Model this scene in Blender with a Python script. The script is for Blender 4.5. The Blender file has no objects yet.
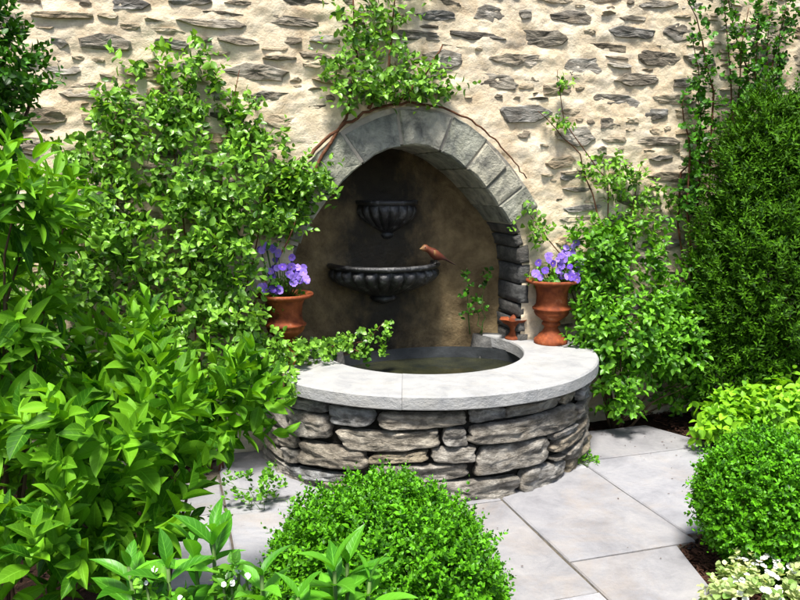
import bpy, math, random
import numpy as np
from mathutils import Vector, Matrix, noise as mn

random.seed(7)
rng = np.random.default_rng(11)
R = math.radians
scene = bpy.context.scene
col = scene.collection

# ------------------------------------------------------------------ camera, sky, sun, exposure
cam_d = bpy.data.cameras.new('camera')
cam = bpy.data.objects.new('camera', cam_d)
col.objects.link(cam)
CAM = Vector((-1.307, -3.886, 1.41))
cam.location = CAM
cam.rotation_euler = (R(90 - 9), 0, R(-17))
cam_d.lens = 34.2
cam_d.sensor_width = 36
cam_d.sensor_fit = 'HORIZONTAL'
cam_d.clip_start = 0.05
cam_d.clip_end = 2000
scene.camera = cam

SUN_EL, SUN_AZ = 66, 207          # azimuth is clockwise from +Y: the sun stands front-left, behind the camera
world = bpy.data.worlds.new('World')
scene.world = world
world.use_nodes = True
wn = world.node_tree.nodes
sky = wn.new('ShaderNodeTexSky')
sky.sky_type = 'NISHITA'
sky.sun_disc = False
sky.sun_elevation = R(SUN_EL)
sky.sun_rotation = R(SUN_AZ)
sky.air_density = 1.0
sky.dust_density = 2.5
sky.ozone_density = 0.6
wn['Background'].inputs['Strength'].default_value = 0.055
world.node_tree.links.new(sky.outputs[0], wn['Background'].inputs['Color'])

sun_d = bpy.data.lights.new('sun', 'SUN')
sun_d.energy = 2.4
sun_d.angle = R(12)
sun_d.color = (1.0, 0.96, 0.90)
sun = bpy.data.objects.new('sun', sun_d)
col.objects.link(sun)
sdir = Vector((math.sin(R(SUN_AZ)) * math.cos(R(SUN_EL)), math.cos(R(SUN_AZ)) * math.cos(R(SUN_EL)), math.sin(R(SUN_EL))))
sun.rotation_euler = sdir.to_track_quat('Z', 'Y').to_euler()
sun.location = (-4, -5, 8)

vs = scene.view_settings
vs.view_transform = 'Standard'
vs.look = 'None'
vs.exposure = 1.94
vs.gamma = 1.0
vs.use_curve_mapping = False
scene.cycles.max_bounces = 8
scene.cycles.transparent_max_bounces = 8

# ------------------------------------------------------------------ helpers
def link(o, parent=None):
    col.objects.link(o)
    if parent is not None:
        o.parent = parent
    return o

def tag(o, label=None, cat=None, group=None, kind=None):
    if label: o['label'] = label
    if cat: o['category'] = cat
    if group: o['group'] = group
    if kind: o['kind'] = kind
    return o

def empty(name, loc=(0, 0, 0)):
    o = bpy.data.objects.new(name, None)
    o.empty_display_size = 0.05
    o.location = loc
    return link(o)

def mesh_np(name, V, F, mat, parent=None, smooth=True, attr=None):
    """V (n,3) array in world space, F list or (m,k) array of faces. A parented part is stored in its parent's space."""
    V = np.asarray(V, dtype=np.float64)
    if parent is not None:
        V = V - np.array(parent_origin(parent))
    me = bpy.data.meshes.new(name)
    if isinstance(F, np.ndarray):
        m, k = F.shape
        me.vertices.add(len(V)); me.vertices.foreach_set('co', V.astype(np.float32).ravel())
        me.loops.add(m * k); me.loops.foreach_set('vertex_index', F.astype(np.int32).ravel())
        me.polygons.add(m); me.polygons.foreach_set('loop_start', np.arange(0, m * k, k, dtype=np.int32))
        me.update(calc_edges=True)
    else:
        me.from_pydata([tuple(v) for v in V], [], [tuple(f) for f in F])
    if attr is not None:
        a = me.attributes.new('leafuv', 'FLOAT_VECTOR', 'POINT')
        a.data.foreach_set('vector', np.asarray(attr, dtype=np.float32).ravel())
    if smooth:
        me.polygons.foreach_set('use_smooth', np.ones(len(me.polygons), dtype=bool))
    me.materials.append(mat)
    me.validate()
    o = bpy.data.objects.new(name, me)
    return link(o, parent)

def parent_origin(p):
    v = Vector((0, 0, 0))
    while p is not None:
        v += p.location
        p = p.parent
    return v

def lat(ix, iy, iz, seed):
    h = (ix * 374761393 + iy * 668265263 + iz * 2147483647 + seed * 974634777) & 0xffffffff
    h = ((h ^ (h >> 13)) * 1274126177) & 0xffffffff
    return ((h ^ (h >> 16)) & 0xffff) / 65535.0

def vn3(P, scale, seed=0):
    """smooth value noise, -1..1, numpy"""
    Q = np.asarray(P) * scale + 100.0
    I = np.floor(Q).astype(np.int64); f = Q - I; f = f * f * (3 - 2 * f)
    out = 0
    for dx in (0, 1):
        for dy in (0, 1):
            for dz in (0, 1):
                w = (f[..., 0] if dx else 1 - f[..., 0]) * (f[..., 1] if dy else 1 - f[..., 1]) * (f[..., 2] if dz else 1 - f[..., 2])
                out = out + w * lat(I[..., 0] + dx, I[..., 1] + dy, I[..., 2] + dz, seed)
    return out * 2 - 1

def fbm(P, scale, seed=0, oct=3):
    s, a, t = 0, 1, 0
    for i in range(oct):
        s = s + a * vn3(P, scale * 2 ** i, seed + i); t += a; a *= 0.5
    return s / t

def unit(v):
    return v / np.maximum(np.linalg.norm(v, axis=-1, keepdims=True), 1e-9)

def tube(pts, rad, n=6):
    pts = [np.array(p, float) for p in pts]
    k = len(pts)
    rad = rad if hasattr(rad, '__len__') else [rad] * k
    V, F = [], []
    for i, p in enumerate(pts):
        t = pts[min(i + 1, k - 1)] - pts[max(i - 1, 0)]
        t = t / max(np.linalg.norm(t), 1e-9)
        a = np.cross(t, [0.31, 0.7, 0.2]); a /= np.linalg.norm(a); b = np.cross(t, a)
        for j in range(n):
            q = 2 * math.pi * j / n
            V.append(p + rad[i] * (math.cos(q) * a + math.sin(q) * b))
    for i in range(k - 1):
        for j in range(n):
            F.append((i * n + j, i * n + (j + 1) % n, (i + 1) * n + (j + 1) % n, (i + 1) * n + j))
    F.append(tuple(range(n - 1, -1, -1))); F.append(tuple(range((k - 1) * n, k * n)))
    return V, F

def joined(name, shapes, mat, parent, smooth=True):
    V, F = [], []
    for v, f in shapes:
        o = len(V); V += list(v); F += [tuple(i + o for i in g) for g in f]
    return mesh_np(name, V, F, mat, parent, smooth)

def lathe(prof, n=40, c=(0, 0, 0), rf=None, a0=0.0, a1=2 * math.pi):
    full = abs(a1 - a0 - 2 * math.pi) < 1e-6
    cols = n if full else n + 1
    V, F = [], []
    for i, (r, z) in enumerate(prof):
        for j in range(cols):
            a = a0 + (a1 - a0) * j / n
            rr = r * (rf(a, i) if rf else 1)
            V.append((c[0] + rr * math.cos(a), c[1] + rr * math.sin(a), c[2] + z))
    for i in range(len(prof) - 1):
        for j in range(n):
            j2 = (j + 1) % cols
            F.append((i * cols + j, i * cols + j2, (i + 1) * cols + j2, (i + 1) * cols + j))
    return V, F

# ------------------------------------------------------------------ materials
def newmat(name):
    m = bpy.data.materials.new(name)
    m.use_nodes = True
    nt = m.node_tree
    return m, nt, nt.nodes['Principled BSDF'], nt.nodes['Material Output']

def ramp(nt, stops, fac):
    r = nt.nodes.new('ShaderNodeValToRGB')
    while len(r.color_ramp.elements) < len(stops):
        r.color_ramp.elements.new(0.5)
    for e, (p, c) in zip(r.color_ramp.elements, stops):
        e.position = p; e.color = (*c, 1)
    nt.links.new(fac, r.inputs[0])
    return r.outputs[0]

def mixc(nt, fac, a, b, mode='MIX'):
    m = nt.nodes.new('ShaderNodeMix'); m.data_type = 'RGBA'; m.blend_type = mode
    for s, v in ((m.inputs[0], fac), (m.inputs[6], a), (m.inputs[7], b)):
        if isinstance(v, (int, float)): s.default_value = v
        elif isinstance(v, tuple): s.default_value = (*v, 1)
        else: nt.links.new(v, s)
    return m.outputs[2]

def math_n(nt, op, a, b=None):
    m = nt.nodes.new('ShaderNodeMath'); m.operation = op
    for s, v in ((m.inputs[0], a), (m.inputs[1], b)):
        if v is None: continue
        if isinstance(v, (int, float)): s.default_value = v
        else: nt.links.new(v, s)
    return m.outputs[0]

def coords(nt, scale=(1, 1, 1), rnd=True):
    tc = nt.nodes.new('ShaderNodeTexCoord')
    mp = nt.nodes.new('ShaderNodeMapping'); mp.inputs['Scale'].default_value = scale
    src = tc.outputs['Object']
    if rnd:
        oi = nt.nodes.new('ShaderNodeObjectInfo')
        cx = nt.nodes.new('ShaderNodeCombineXYZ')
        s = math_n(nt, 'MULTIPLY', oi.outputs['Random'], 37.0)
        for i in range(3): nt.links.new(s, cx.inputs[i])
        ad = nt.nodes.new('ShaderNodeVectorMath'); ad.operation = 'ADD'
        nt.links.new(src, ad.inputs[0]); nt.links.new(cx.outputs[0], ad.inputs[1])
        src = ad.outputs[0]
    nt.links.new(src, mp.inputs['Vector'])
    return mp.outputs[0]

def noise_n(nt, vec, scale, detail=4, rough=0.6, dist=0.0):
    n = nt.nodes.new('ShaderNodeTexNoise')
    n.inputs['Scale'].default_value = scale; n.inputs['Detail'].default_value = detail
    n.inputs['Roughness'].default_value = rough; n.inputs['Distortion'].default_value = dist
    nt.links.new(vec, n.inputs['Vector'])
    return n.outputs['Fac']

def bump_n(nt, h, strength, dist, b):
    n = nt.nodes.new('ShaderNodeBump'); n.inputs['Strength'].default_value = strength; n.inputs['Distance'].default_value = dist
    nt.links.new(h, n.inputs['Height']); nt.links.new(n.outputs[0], b.inputs['Normal'])

def stone_mat(name, stops, tints, scale=5, stretch=(1, 1, 1), rough=0.85, bump=0.6, bdist=0.012, speck=None, stain=None):
    """layered stone: main noise through a ramp, a fine speckle, a tint drawn once per stone"""
    m, nt, b, out = newmat(name)
    v = coords(nt, stretch)
    c = ramp(nt, stops, noise_n(nt, v, scale, 6, 0.68, 0.4))
    oi = nt.nodes.new('ShaderNodeObjectInfo')
    t = ramp(nt, [(i / max(1, len(tints) - 1), k) for i, k in enumerate(tints)], oi.outputs['Random'])
    c = mixc(nt, 1.0, c, t, 'MULTIPLY')
    fine = noise_n(nt, v, scale * 9, 4, 0.7)
    if speck:
        f = ramp(nt, [(0.55, (0, 0, 0)), (0.72, (1, 1, 1))], fine)
        c = mixc(nt, math_n(nt, 'MULTIPLY', f, 0.6), c, speck)
    if stain:
        v2 = coords(nt, (1, 1, 1))
        f = ramp(nt, [(0.52, (0, 0, 0)), (0.7, (1, 1, 1))], noise_n(nt, v2, 3.2, 5, 0.65))
        c = mixc(nt, math_n(nt, 'MULTIPLY', f, 0.55), c, stain)
    nt.links.new(c, b.inputs['Base Color'])
    b.inputs['Roughness'].default_value = rough
    h = math_n(nt, 'ADD', noise_n(nt, v, scale * 2.2, 8, 0.7), math_n(nt, 'MULTIPLY', fine, 0.35))
    bump_n(nt, h, bump, bdist, b)
    return m

def leaf_mat(name, dark, light, rough=0.42, trans=0.3, vein=0.5, spec=0.4, tcol=None):
    m, nt, b, out = newmat(name)
    at = nt.nodes.new('ShaderNodeAttribute'); at.attribute_name = 'leafuv'
    sp = nt.nodes.new('ShaderNodeSeparateXYZ'); nt.links.new(at.outputs['Vector'], sp.inputs[0])
    oi = nt.nodes.new('ShaderNodeObjectInfo')
    r = math_n(nt, 'FRACT', math_n(nt, 'ADD', sp.outputs[2], oi.outputs['Random']))
    c = ramp(nt, [(0.0, dark), (0.75, light), (1.0, tuple(min(1, x * 1.25) for x in light))], r)
    au = math_n(nt, 'ABSOLUTE', sp.outputs[0])
    mid = ramp(nt, [(0.0, (1, 1, 1)), (0.09, (0, 0, 0))], au)
    side = math_n(nt, 'SINE', math_n(nt, 'ADD', math_n(nt, 'MULTIPLY', sp.outputs[1], 44.0), math_n(nt, 'MULTIPLY', au, -9.0)))
    sv = ramp(nt, [(0.86, (0, 0, 0)), (1.0, (1, 1, 1))], side)
    f = math_n(nt, 'MULTIPLY', math_n(nt, 'MAXIMUM', mid, math_n(nt, 'MULTIPLY', sv, 0.35)), vein)
    c = mixc(nt, f, c, tuple(min(1, x * 1.9 + 0.03) for x in light))
    nt.links.new(c, b.inputs['Base Color'])
    b.inputs['Roughness'].default_value = rough
    b.inputs['Specular IOR Level'].default_value = spec
    bump_n(nt, math_n(nt, 'ADD', mid, math_n(nt, 'MULTIPLY', sv, 0.4)), 0.35, 0.002, b)
    tr = nt.nodes.new('ShaderNodeBsdfTranslucent')
    tc = mixc(nt, 1.0, c, tcol or (1.35, 1.25, 0.5), 'MULTIPLY')
    nt.links.new(tc, tr.inputs['Color'])
    mx = nt.nodes.new('ShaderNodeMixShader'); mx.inputs[0].default_value = trans
    nt.links.new(b.outputs[0], mx.inputs[1]); nt.links.new(tr.outputs[0], mx.inputs[2])
    nt.links.new(mx.outputs[0], out.inputs['Surface'])
    return m

def plain_mat(name, stops, scale=8, rough=0.7, bump=0.3, bdist=0.004, spec=0.5, metallic=0.0, stretch=(1, 1, 1)):
    m, nt, b, out = newmat(name)
    v = coords(nt, stretch)
    n = noise_n(nt, v, scale, 6, 0.65, 0.2)
    nt.links.new(ramp(nt, stops, n), b.inputs['Base Color'])
    b.inputs['Roughness'].default_value = rough
    b.inputs['Specular IOR Level'].default_value = spec
    b.inputs['Metallic'].default_value = metallic
    bump_n(nt, noise_n(nt, v, scale * 4, 6, 0.65), bump, bdist, b)
    return m

def mortar_mat():
    m, nt, b, out = newmat('mortar')
    v = coords(nt, (1, 1, 1), False)
    c = ramp(nt, [(0.25, (0.34, 0.245, 0.15)), (0.40, (0.60, 0.48, 0.32)), (0.54, (0.73, 0.62, 0.445)), (0.76, (0.80, 0.73, 0.58))], noise_n(nt, v, 5.5, 8, 0.66, 0.6))
    g = ramp(nt, [(0.50, (0, 0, 0)), (0.66, (1, 1, 1))], noise_n(nt, coords(nt, (1, 1, 3.4), False), 5.0, 8, 0.72, 0.3))
    c = mixc(nt, math_n(nt, 'MULTIPLY', g, 0.62), c, (0.36, 0.32, 0.26))
    nt.links.new(c, b.inputs['Base Color'])
    b.inputs['Roughness'].default_value = 0.95
    b.inputs['Specular IOR Level'].default_value = 0.2
    bump_n(nt, noise_n(nt, v, 26, 9, 0.72), 0.9, 0.014, b)
    return m

def paver_mat():
    m, nt, b, out = newmat('bluestone_paver')
    v = coords(nt, (1, 1, 1))
    c = ramp(nt, [(0.3, (0.19, 0.192, 0.205)), (0.5, (0.265, 0.267, 0.28)), (0.72, (0.34, 0.335, 0.335))], noise_n(nt, v, 4.5, 8, 0.72, 0.5))
    oi = nt.nodes.new('ShaderNodeObjectInfo')
    c = mixc(nt, 1.0, c, ramp(nt, [(0, (0.84, 0.82, 0.80)), (0.5, (1.0, 1.0, 1.02)), (1, (1.14, 1.12, 1.10))], oi.outputs['Random']), 'MULTIPLY')
    f = ramp(nt, [(0.52, (0, 0, 0)), (0.72, (1, 1, 1))], noise_n(nt, v, 1.7, 6, 0.7, 0.8))
    c = mixc(nt, math_n(nt, 'MULTIPLY', f, 0.5), c, (0.27, 0.22, 0.17))
    f2 = ramp(nt, [(0.60, (0, 0, 0)), (0.66, (1, 1, 1))], noise_n(nt, v, 38, 5, 0.75))
    c = mixc(nt, math_n(nt, 'MULTIPLY', f2, 0.18), c, (0.2, 0.19, 0.18))
    nt.links.new(c, b.inputs['Base Color'])
    b.inputs['Roughness'].default_value = 0.8
    b.inputs['Specular IOR Level'].default_value = 0.3
    bump_n(nt, noise_n(nt, v, 9, 9, 0.72), 0.8, 0.014, b)
    return m

M = {}
M['mortar'] = mortar_mat()
M['wall_stone'] = stone_mat('wall_stone', [(0.25, (0.03, 0.027, 0.022)), (0.42, (0.12, 0.108, 0.088)), (0.55, (0.26, 0.245, 0.215)), (0.72, (0.56, 0.54, 0.50))],
                            [(1.0, 0.98, 0.92), (0.8, 0.82, 0.86), (1.15, 1.0, 0.78), (0.6, 0.57, 0.53), (1.45, 1.42, 1.35), (0.9, 0.84, 0.72), (1.7, 1.6, 1.45)], 9, (1, 1, 3.0), bump=0.9, bdist=0.02, stain=(0.58, 0.47, 0.31))
M['buff_stone'] = stone_mat('buff_wall_stone', [(0.25, (0.13, 0.10, 0.065)), (0.42, (0.30, 0.24, 0.165)), (0.56, (0.45, 0.385, 0.285)), (0.74, (0.66, 0.60, 0.49))],
                            [(1.0, 0.96, 0.88), (0.85, 0.84, 0.82), (1.15, 1.0, 0.80), (0.78, 0.72, 0.62), (1.1, 1.08, 1.02), (0.95, 0.84, 0.66)], 8, (1, 1, 2.6), bump=0.9, bdist=0.02, stain=(0.58, 0.47, 0.31))
M['field_stone'] = stone_mat('field_stone', [(0.27, (0.04, 0.037, 0.032)), (0.40, (0.17, 0.16, 0.142)), (0.51, (0.34, 0.325, 0.30)), (0.64, (0.64, 0.625, 0.59))],
                             [(1.0, 0.98, 0.95), (0.88, 0.93, 1.0), (1.05, 0.92, 0.72), (0.75, 0.74, 0.72), (1.12, 1.06, 0.96), (1.0, 0.86, 0.60)], 13, (1, 1, 2.2), bump=1.0, bdist=0.045, speck=(0.5, 0.48, 0.44), stain=(0.24, 0.19, 0.12))
M['voussoir'] = stone_mat('voussoir_stone', [(0.28, (0.08, 0.085, 0.09)), (0.42, (0.25, 0.255, 0.25)), (0.54, (0.42, 0.42, 0.395)), (0.70, (0.62, 0.61, 0.575))],
                          [(0.65, 0.70, 0.82), (1.12, 1.05, 0.86), (0.95, 0.96, 0.78), (0.62, 0.65, 0.74), (1.25, 1.18, 1.0), (0.8, 0.80, 0.66), (1.0, 1.0, 1.02)], 11, (1, 1, 1), bump=1.0, bdist=0.032, speck=(0.42, 0.41, 0.37), stain=(0.20, 0.20, 0.13))
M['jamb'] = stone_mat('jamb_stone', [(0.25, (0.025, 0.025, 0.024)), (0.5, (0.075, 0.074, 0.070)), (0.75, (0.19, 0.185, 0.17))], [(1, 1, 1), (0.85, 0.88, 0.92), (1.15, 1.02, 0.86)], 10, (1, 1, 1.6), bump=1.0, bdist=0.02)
M['sand'] = plain_mat('joint_sand', [(0.3, (0.05, 0.045, 0.035)), (0.7, (0.14, 0.12, 0.09))], 25, 1.0, 0.8, 0.008, 0.1)
M['joint'] = plain_mat('joint_mortar', [(0.3, (0.30, 0.27, 0.22)), (0.7, (0.48, 0.44, 0.36))], 12, 0.95, 0.7, 0.01, 0.2)
def stucco_mat():
    m, nt, b, out = newmat('niche_stucco')
    v = coords(nt, (1, 1, 1), False)
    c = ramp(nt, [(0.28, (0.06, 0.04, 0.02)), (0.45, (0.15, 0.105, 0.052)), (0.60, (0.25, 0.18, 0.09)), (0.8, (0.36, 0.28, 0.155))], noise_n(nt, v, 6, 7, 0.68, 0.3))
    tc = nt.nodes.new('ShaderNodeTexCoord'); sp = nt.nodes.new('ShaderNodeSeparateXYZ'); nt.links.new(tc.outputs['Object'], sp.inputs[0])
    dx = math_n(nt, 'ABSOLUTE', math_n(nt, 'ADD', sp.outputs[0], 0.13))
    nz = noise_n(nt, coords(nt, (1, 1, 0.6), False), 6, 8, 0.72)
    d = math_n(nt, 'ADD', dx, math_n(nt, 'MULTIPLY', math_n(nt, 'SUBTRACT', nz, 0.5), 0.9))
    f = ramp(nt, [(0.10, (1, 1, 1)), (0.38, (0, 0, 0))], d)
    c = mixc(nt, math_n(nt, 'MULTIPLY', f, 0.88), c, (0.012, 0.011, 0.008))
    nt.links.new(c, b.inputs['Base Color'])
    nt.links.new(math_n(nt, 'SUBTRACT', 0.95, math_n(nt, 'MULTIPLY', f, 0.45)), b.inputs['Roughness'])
    b.inputs['Specular IOR Level'].default_value = 0.3
    bump_n(nt, noise_n(nt, v, 22, 8, 0.68), 0.9, 0.018, b)
    return m
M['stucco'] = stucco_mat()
M['core'] = plain_mat('basin_core', [(0.3, (0.02, 0.018, 0.015)), (0.7, (0.05, 0.045, 0.038))], 14, 1.0, 0.8, 0.02, 0.1)
M['coping'] = stone_mat('bluestone_coping', [(0.28, (0.22, 0.225, 0.235)), (0.5, (0.30, 0.302, 0.306)), (0.75, (0.37, 0.365, 0.355))], [(0.94, 0.94, 0.96), (1.0, 1.0, 0.98), (1.05, 1.04, 1.02)], 7, (1, 1, 1.5), 0.8, 0.8, 0.012, stain=(0.27, 0.255, 0.22))
M['liner'] = plain_mat('pool_liner', [(0.3, (0.012, 0.014, 0.015)), (0.7, (0.05, 0.055, 0.058))], 7, 0.5, 0.4, 0.01, 0.5)
M['iron'] = plain_mat('black_cast_stone', [(0.3, (0.005, 0.005, 0.006)), (0.54, (0.018, 0.018, 0.019)), (0.66, (0.10, 0.10, 0.10)), (0.8, (0.24, 0.24, 0.23))], 26, 0.36, 0.8, 0.006, 0.7)
M['terracotta'] = plain_mat('terracotta', [(0.28, (0.04, 0.011, 0.006)), (0.44, (0.15, 0.034, 0.010)), (0.60, (0.25, 0.062, 0.018)), (0.76, (0.36, 0.17, 0.10))], 14, 0.75, 0.6, 0.006, 0.25)
M['soil'] = plain_mat('mulch_soil', [(0.3, (0.012, 0.007, 0.005)), (0.55, (0.04, 0.022, 0.014)), (0.8, (0.08, 0.045, 0.03))], 22, 1.0, 1.0, 0.03, 0.1)
M['chip'] = plain_mat('bark_chip', [(0.3, (0.03, 0.014, 0.009)), (0.6, (0.085, 0.04, 0.024)), (0.8, (0.15, 0.08, 0.05))], 30, 0.95, 0.6, 0.004, 0.2)
M['bark'] = plain_mat('bark', [(0.3, (0.04, 0.025, 0.015)), (0.6, (0.11, 0.07, 0.042)), (0.8, (0.18, 0.13, 0.085))], 22, 0.9, 0.8, 0.006, 0.2, stretch=(1, 1, 0.3))
M['redbark'] = plain_mat('rust_bark', [(0.3, (0.05, 0.022, 0.012)), (0.6, (0.14, 0.06, 0.03)), (0.8, (0.20, 0.10, 0.055))], 22, 0.9, 0.8, 0.006, 0.2)
M['green_stem'] = plain_mat('green_stem', [(0.3, (0.05, 0.10, 0.02)), (0.7, (0.10, 0.18, 0.035))], 12, 0.6, 0.2, 0.002, 0.3)
M['plastic'] = plain_mat('black_plastic', [(0.3, (0.008, 0.008, 0.009)), (0.7, (0.02, 0.02, 0.022))], 12, 0.4, 0.1, 0.002)
M['paver'] = paver_mat()
M['leaf_big'] = leaf_mat('broad_leaf', (0.022, 0.105, 0.003), (0.15, 0.37, 0.014), 0.52, 0.36, 0.45, 0.2)
M['leaf_lance'] = leaf_mat('lance_leaf', (0.04, 0.18, 0.008), (0.12, 0.38, 0.022), 0.38, 0.32, 0.55, 0.35)
M['leaf_rose'] = leaf_mat('climber_leaf', (0.016, 0.075, 0.004), (0.22, 0.46, 0.045), 0.33, 0.28, 0.2, 0.45)
M['leaf_shrub'] = leaf_mat('shrub_leaf', (0.022, 0.10, 0.006), (0.15, 0.39, 0.022), 0.36, 0.28, 0.25, 0.4)
M['leaf_box'] = leaf_mat('box_leaf', (0.016, 0.085, 0.002), (0.12, 0.38, 0.010), 0.40, 0.26, 0.0, 0.28)
M['leaf_yew'] = leaf_mat('yew_leaf', (0.005, 0.03, 0.001), (0.07, 0.19, 0.006), 0.5, 0.2, 0.0, 0.15)
M['leaf_dark'] = leaf_mat('dark_leaf', (0.010, 0.05, 0.004), (0.065, 0.22, 0.012), 0.40, 0.25, 0.0, 0.3)
M['leaf_lime'] = leaf_mat('lime_leaf', (0.09, 0.27, 0.008), (0.24, 0.50, 0.02), 0.45, 0.32, 0.3, 0.3)
M['leaf_varieg'] = leaf_mat('pale_leaf', (0.13, 0.28, 0.04), (0.50, 0.56, 0.26), 0.5, 0.3, 0.2)
M['petal_purple'] = leaf_mat('purple_petal', (0.09, 0.03, 0.38), (0.38, 0.25, 0.80), 0.6, 0.3, 0.15, 0.2, (1.1, 1.0, 1.2))
M['petal_white'] = leaf_mat('white_petal', (0.72, 0.74, 0.70), (0.80, 0.80, 0.78), 0.6, 0.25, 0.0, 0.2, (1, 1, 1))
M['petal_eye'] = plain_mat('yellow_eye', [(0.3, (0.55, 0.36, 0.03)), (0.7, (0.75, 0.55, 0.06))], 30, 0.7, 0.1)

def water_mat():
    m, nt, b, out = newmat('pool_water')
    v = coords(nt, (1, 1, 1), False)
    nt.links.new(ramp(nt, [(0.35, (0.010, 0.012, 0.008)), (0.7, (0.035, 0.036, 0.016))], noise_n(nt, v, 5, 5)), b.inputs['Base Color'])
    b.inputs['Roughness'].default_value = 0.06
    b.inputs['IOR'].default_value = 1.33
    bump_n(nt, noise_n(nt, v, 9, 3, 0.5, 0.4), 0.25, 0.02, b)
    return m
M['water'] = water_mat()

def bird_mat():
    m, nt, b, out = newmat('rust_feather')
    tc = nt.nodes.new('ShaderNodeTexCoord')
    sp = nt.nodes.new('ShaderNodeSeparateXYZ'); nt.links.new(tc.outputs['Generated'], sp.inputs[0])
    v = coords(nt, (1, 1, 1), False)
    f = math_n(nt, 'ADD', sp.outputs[0], math_n(nt, 'MULTIPLY', noise_n(nt, v, 40, 4), 0.12))
    nt.links.new(ramp(nt, [(0.08, (0.28, 0.16, 0.055)), (0.22, (0.16, 0.042, 0.013)), (0.45, (0.10, 0.018, 0.007)), (0.85, (0.03, 0.010, 0.006))], f), b.inputs['Base Color'])
    b.inputs['Roughness'].default_value = 0.6
    bump_n(nt, noise_n(nt, v, 120, 3), 0.3, 0.002, b)
    return m
M['bird'] = bird_mat()

# ------------------------------------------------------------------ ground and patio
def sheet(name, x0, x1, y0, y1, nx, ny, z, amp, mat, sc=3.0):
    xs = np.linspace(x0, x1, nx); ys = np.linspace(y0, y1, ny)
    X, Y = np.meshgrid(xs, ys); P = np.stack([X, Y, np.zeros_like(X)], -1).reshape(-1, 3)
    P[:, 2] = z + amp * fbm(P, sc, 5)
    i = np.arange(nx * ny).reshape(ny, nx)
    F = np.stack([i[:-1, :-1], i[:-1, 1:], i[1:, 1:], i[1:, :-1]], -1).reshape(-1, 4)
    return mesh_np(name, P, F, mat)

g = sheet('ground', -60, 60, -60, 60, 41, 41, -0.095, 0.0, M['soil']); tag(g, kind='structure')
g = sheet('mulch_bed', -4.5, 4.5, -5.0, 0.10, 181, 103, -0.030, 0.012, M['soil'], 9); tag(g, kind='structure')

patio = empty('patio', (0, 0, 0)); tag(patio, 'grey bluestone paving around the fountain basin', kind='structure')
# mortar bed that the slabs sit on
def poly_slab(name, pts, z0, z1, mat, parent, bev=0.006, smooth=False):
    n = len(pts)
    c = np.mean(np.array(pts), axis=0)
    V = [(p[0], p[1], z0) for p in pts] + [(p[0], p[1], z1 - bev) for p in pts]
    for p in pts:
        d = np.array(p) - c; L = np.linalg.norm(d)
        q = c + d * (1 - bev * 1.2 / L); V.append((q[0], q[1], z1))
    F = [tuple(range(n - 1, -1, -1))]
    for k in (0, n):
        for i in range(n):
            F.append((k + i, k + (i + 1) % n, k + n + (i + 1) % n, k + n + i))
    F.append(tuple(range(2 * n, 3 * n)))
    return mesh_np(name, V, F, mat, parent, smooth)

def edge_pts(x0, x1, y0, y1, k=6, seed=0, right=None):
    """paver outline with slightly uneven sawn edges"""
    rr = random.Random(seed); P = []
    cs = [(x0, y0), (x1, y0), (x1, y1), (x0, y1)]
    if right: cs[1] = right[0]; cs[2] = right[1]
    for i in range(4):
        a, b = cs[i], cs[(i + 1) % 4]
        for j in range(k):
            t = j / k
            w = 0.0015 if j else 0
            P.append((a[0] + (b[0] - a[0]) * t + rr.uniform(-w, w), a[1] + (b[1] - a[1]) * t + rr.uniform(-w, w)))
    return P

J = 0.005
cols_x = [(-1.42, -1.12, [-1.30, -0.72, -0.34]), (-1.12, -0.50, [-1.45, -0.66, 0.0]), (-0.50, 0.07, [-2.55, -1.75, -0.95, -0.35, 0.0]),
          (0.07, 0.64, [-3.2, -2.3, -1.535, -0.72, 0.0]), (0.64, 1.26, [-1.47, -0.635, -0.235])]
k = 0
for (x0, x1, ys) in cols_x:
    for y0, y1 in zip(ys[:-1], ys[1:]):
        k += 1
        right = None
        if x0 == 0.07 and y1 == -1.535:
            right = ((0.33, y0 + J), (0.540, y1 - J))
        elif x0 == 0.07 and y1 < -1.6:
            continue
        elif x0 == 0.64 and y0 == -1.47:
            right = ((0.80, y0 + J), (1.42, y1 - J))
        elif x0 == 0.64:
            right = ((1.46, y0 + J), (1.30, y1 - J))
        dz = 0.0015 * (k % 3)
        poly_slab('paver', edge_pts(x0 + J, x1 - J, y0 + J, y1 - J, 6, k, right), -0.048, dz, M['paver'], patio)
bed = poly_slab('joint_sand', [(-0.49, -2.5), (0.36, -2.25), (0.53, -1.56), (0.77, -1.46), (1.39, -0.65), (1.26, -0.25), (0.7, -0.25), (-0.5, -0.02), (-1.10, -0.05), (-1.40, -0.36), (-1.40, -1.28), (-0.49, -1.43)], -0.07, -0.009, M['sand'], patio, 0.0)

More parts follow.
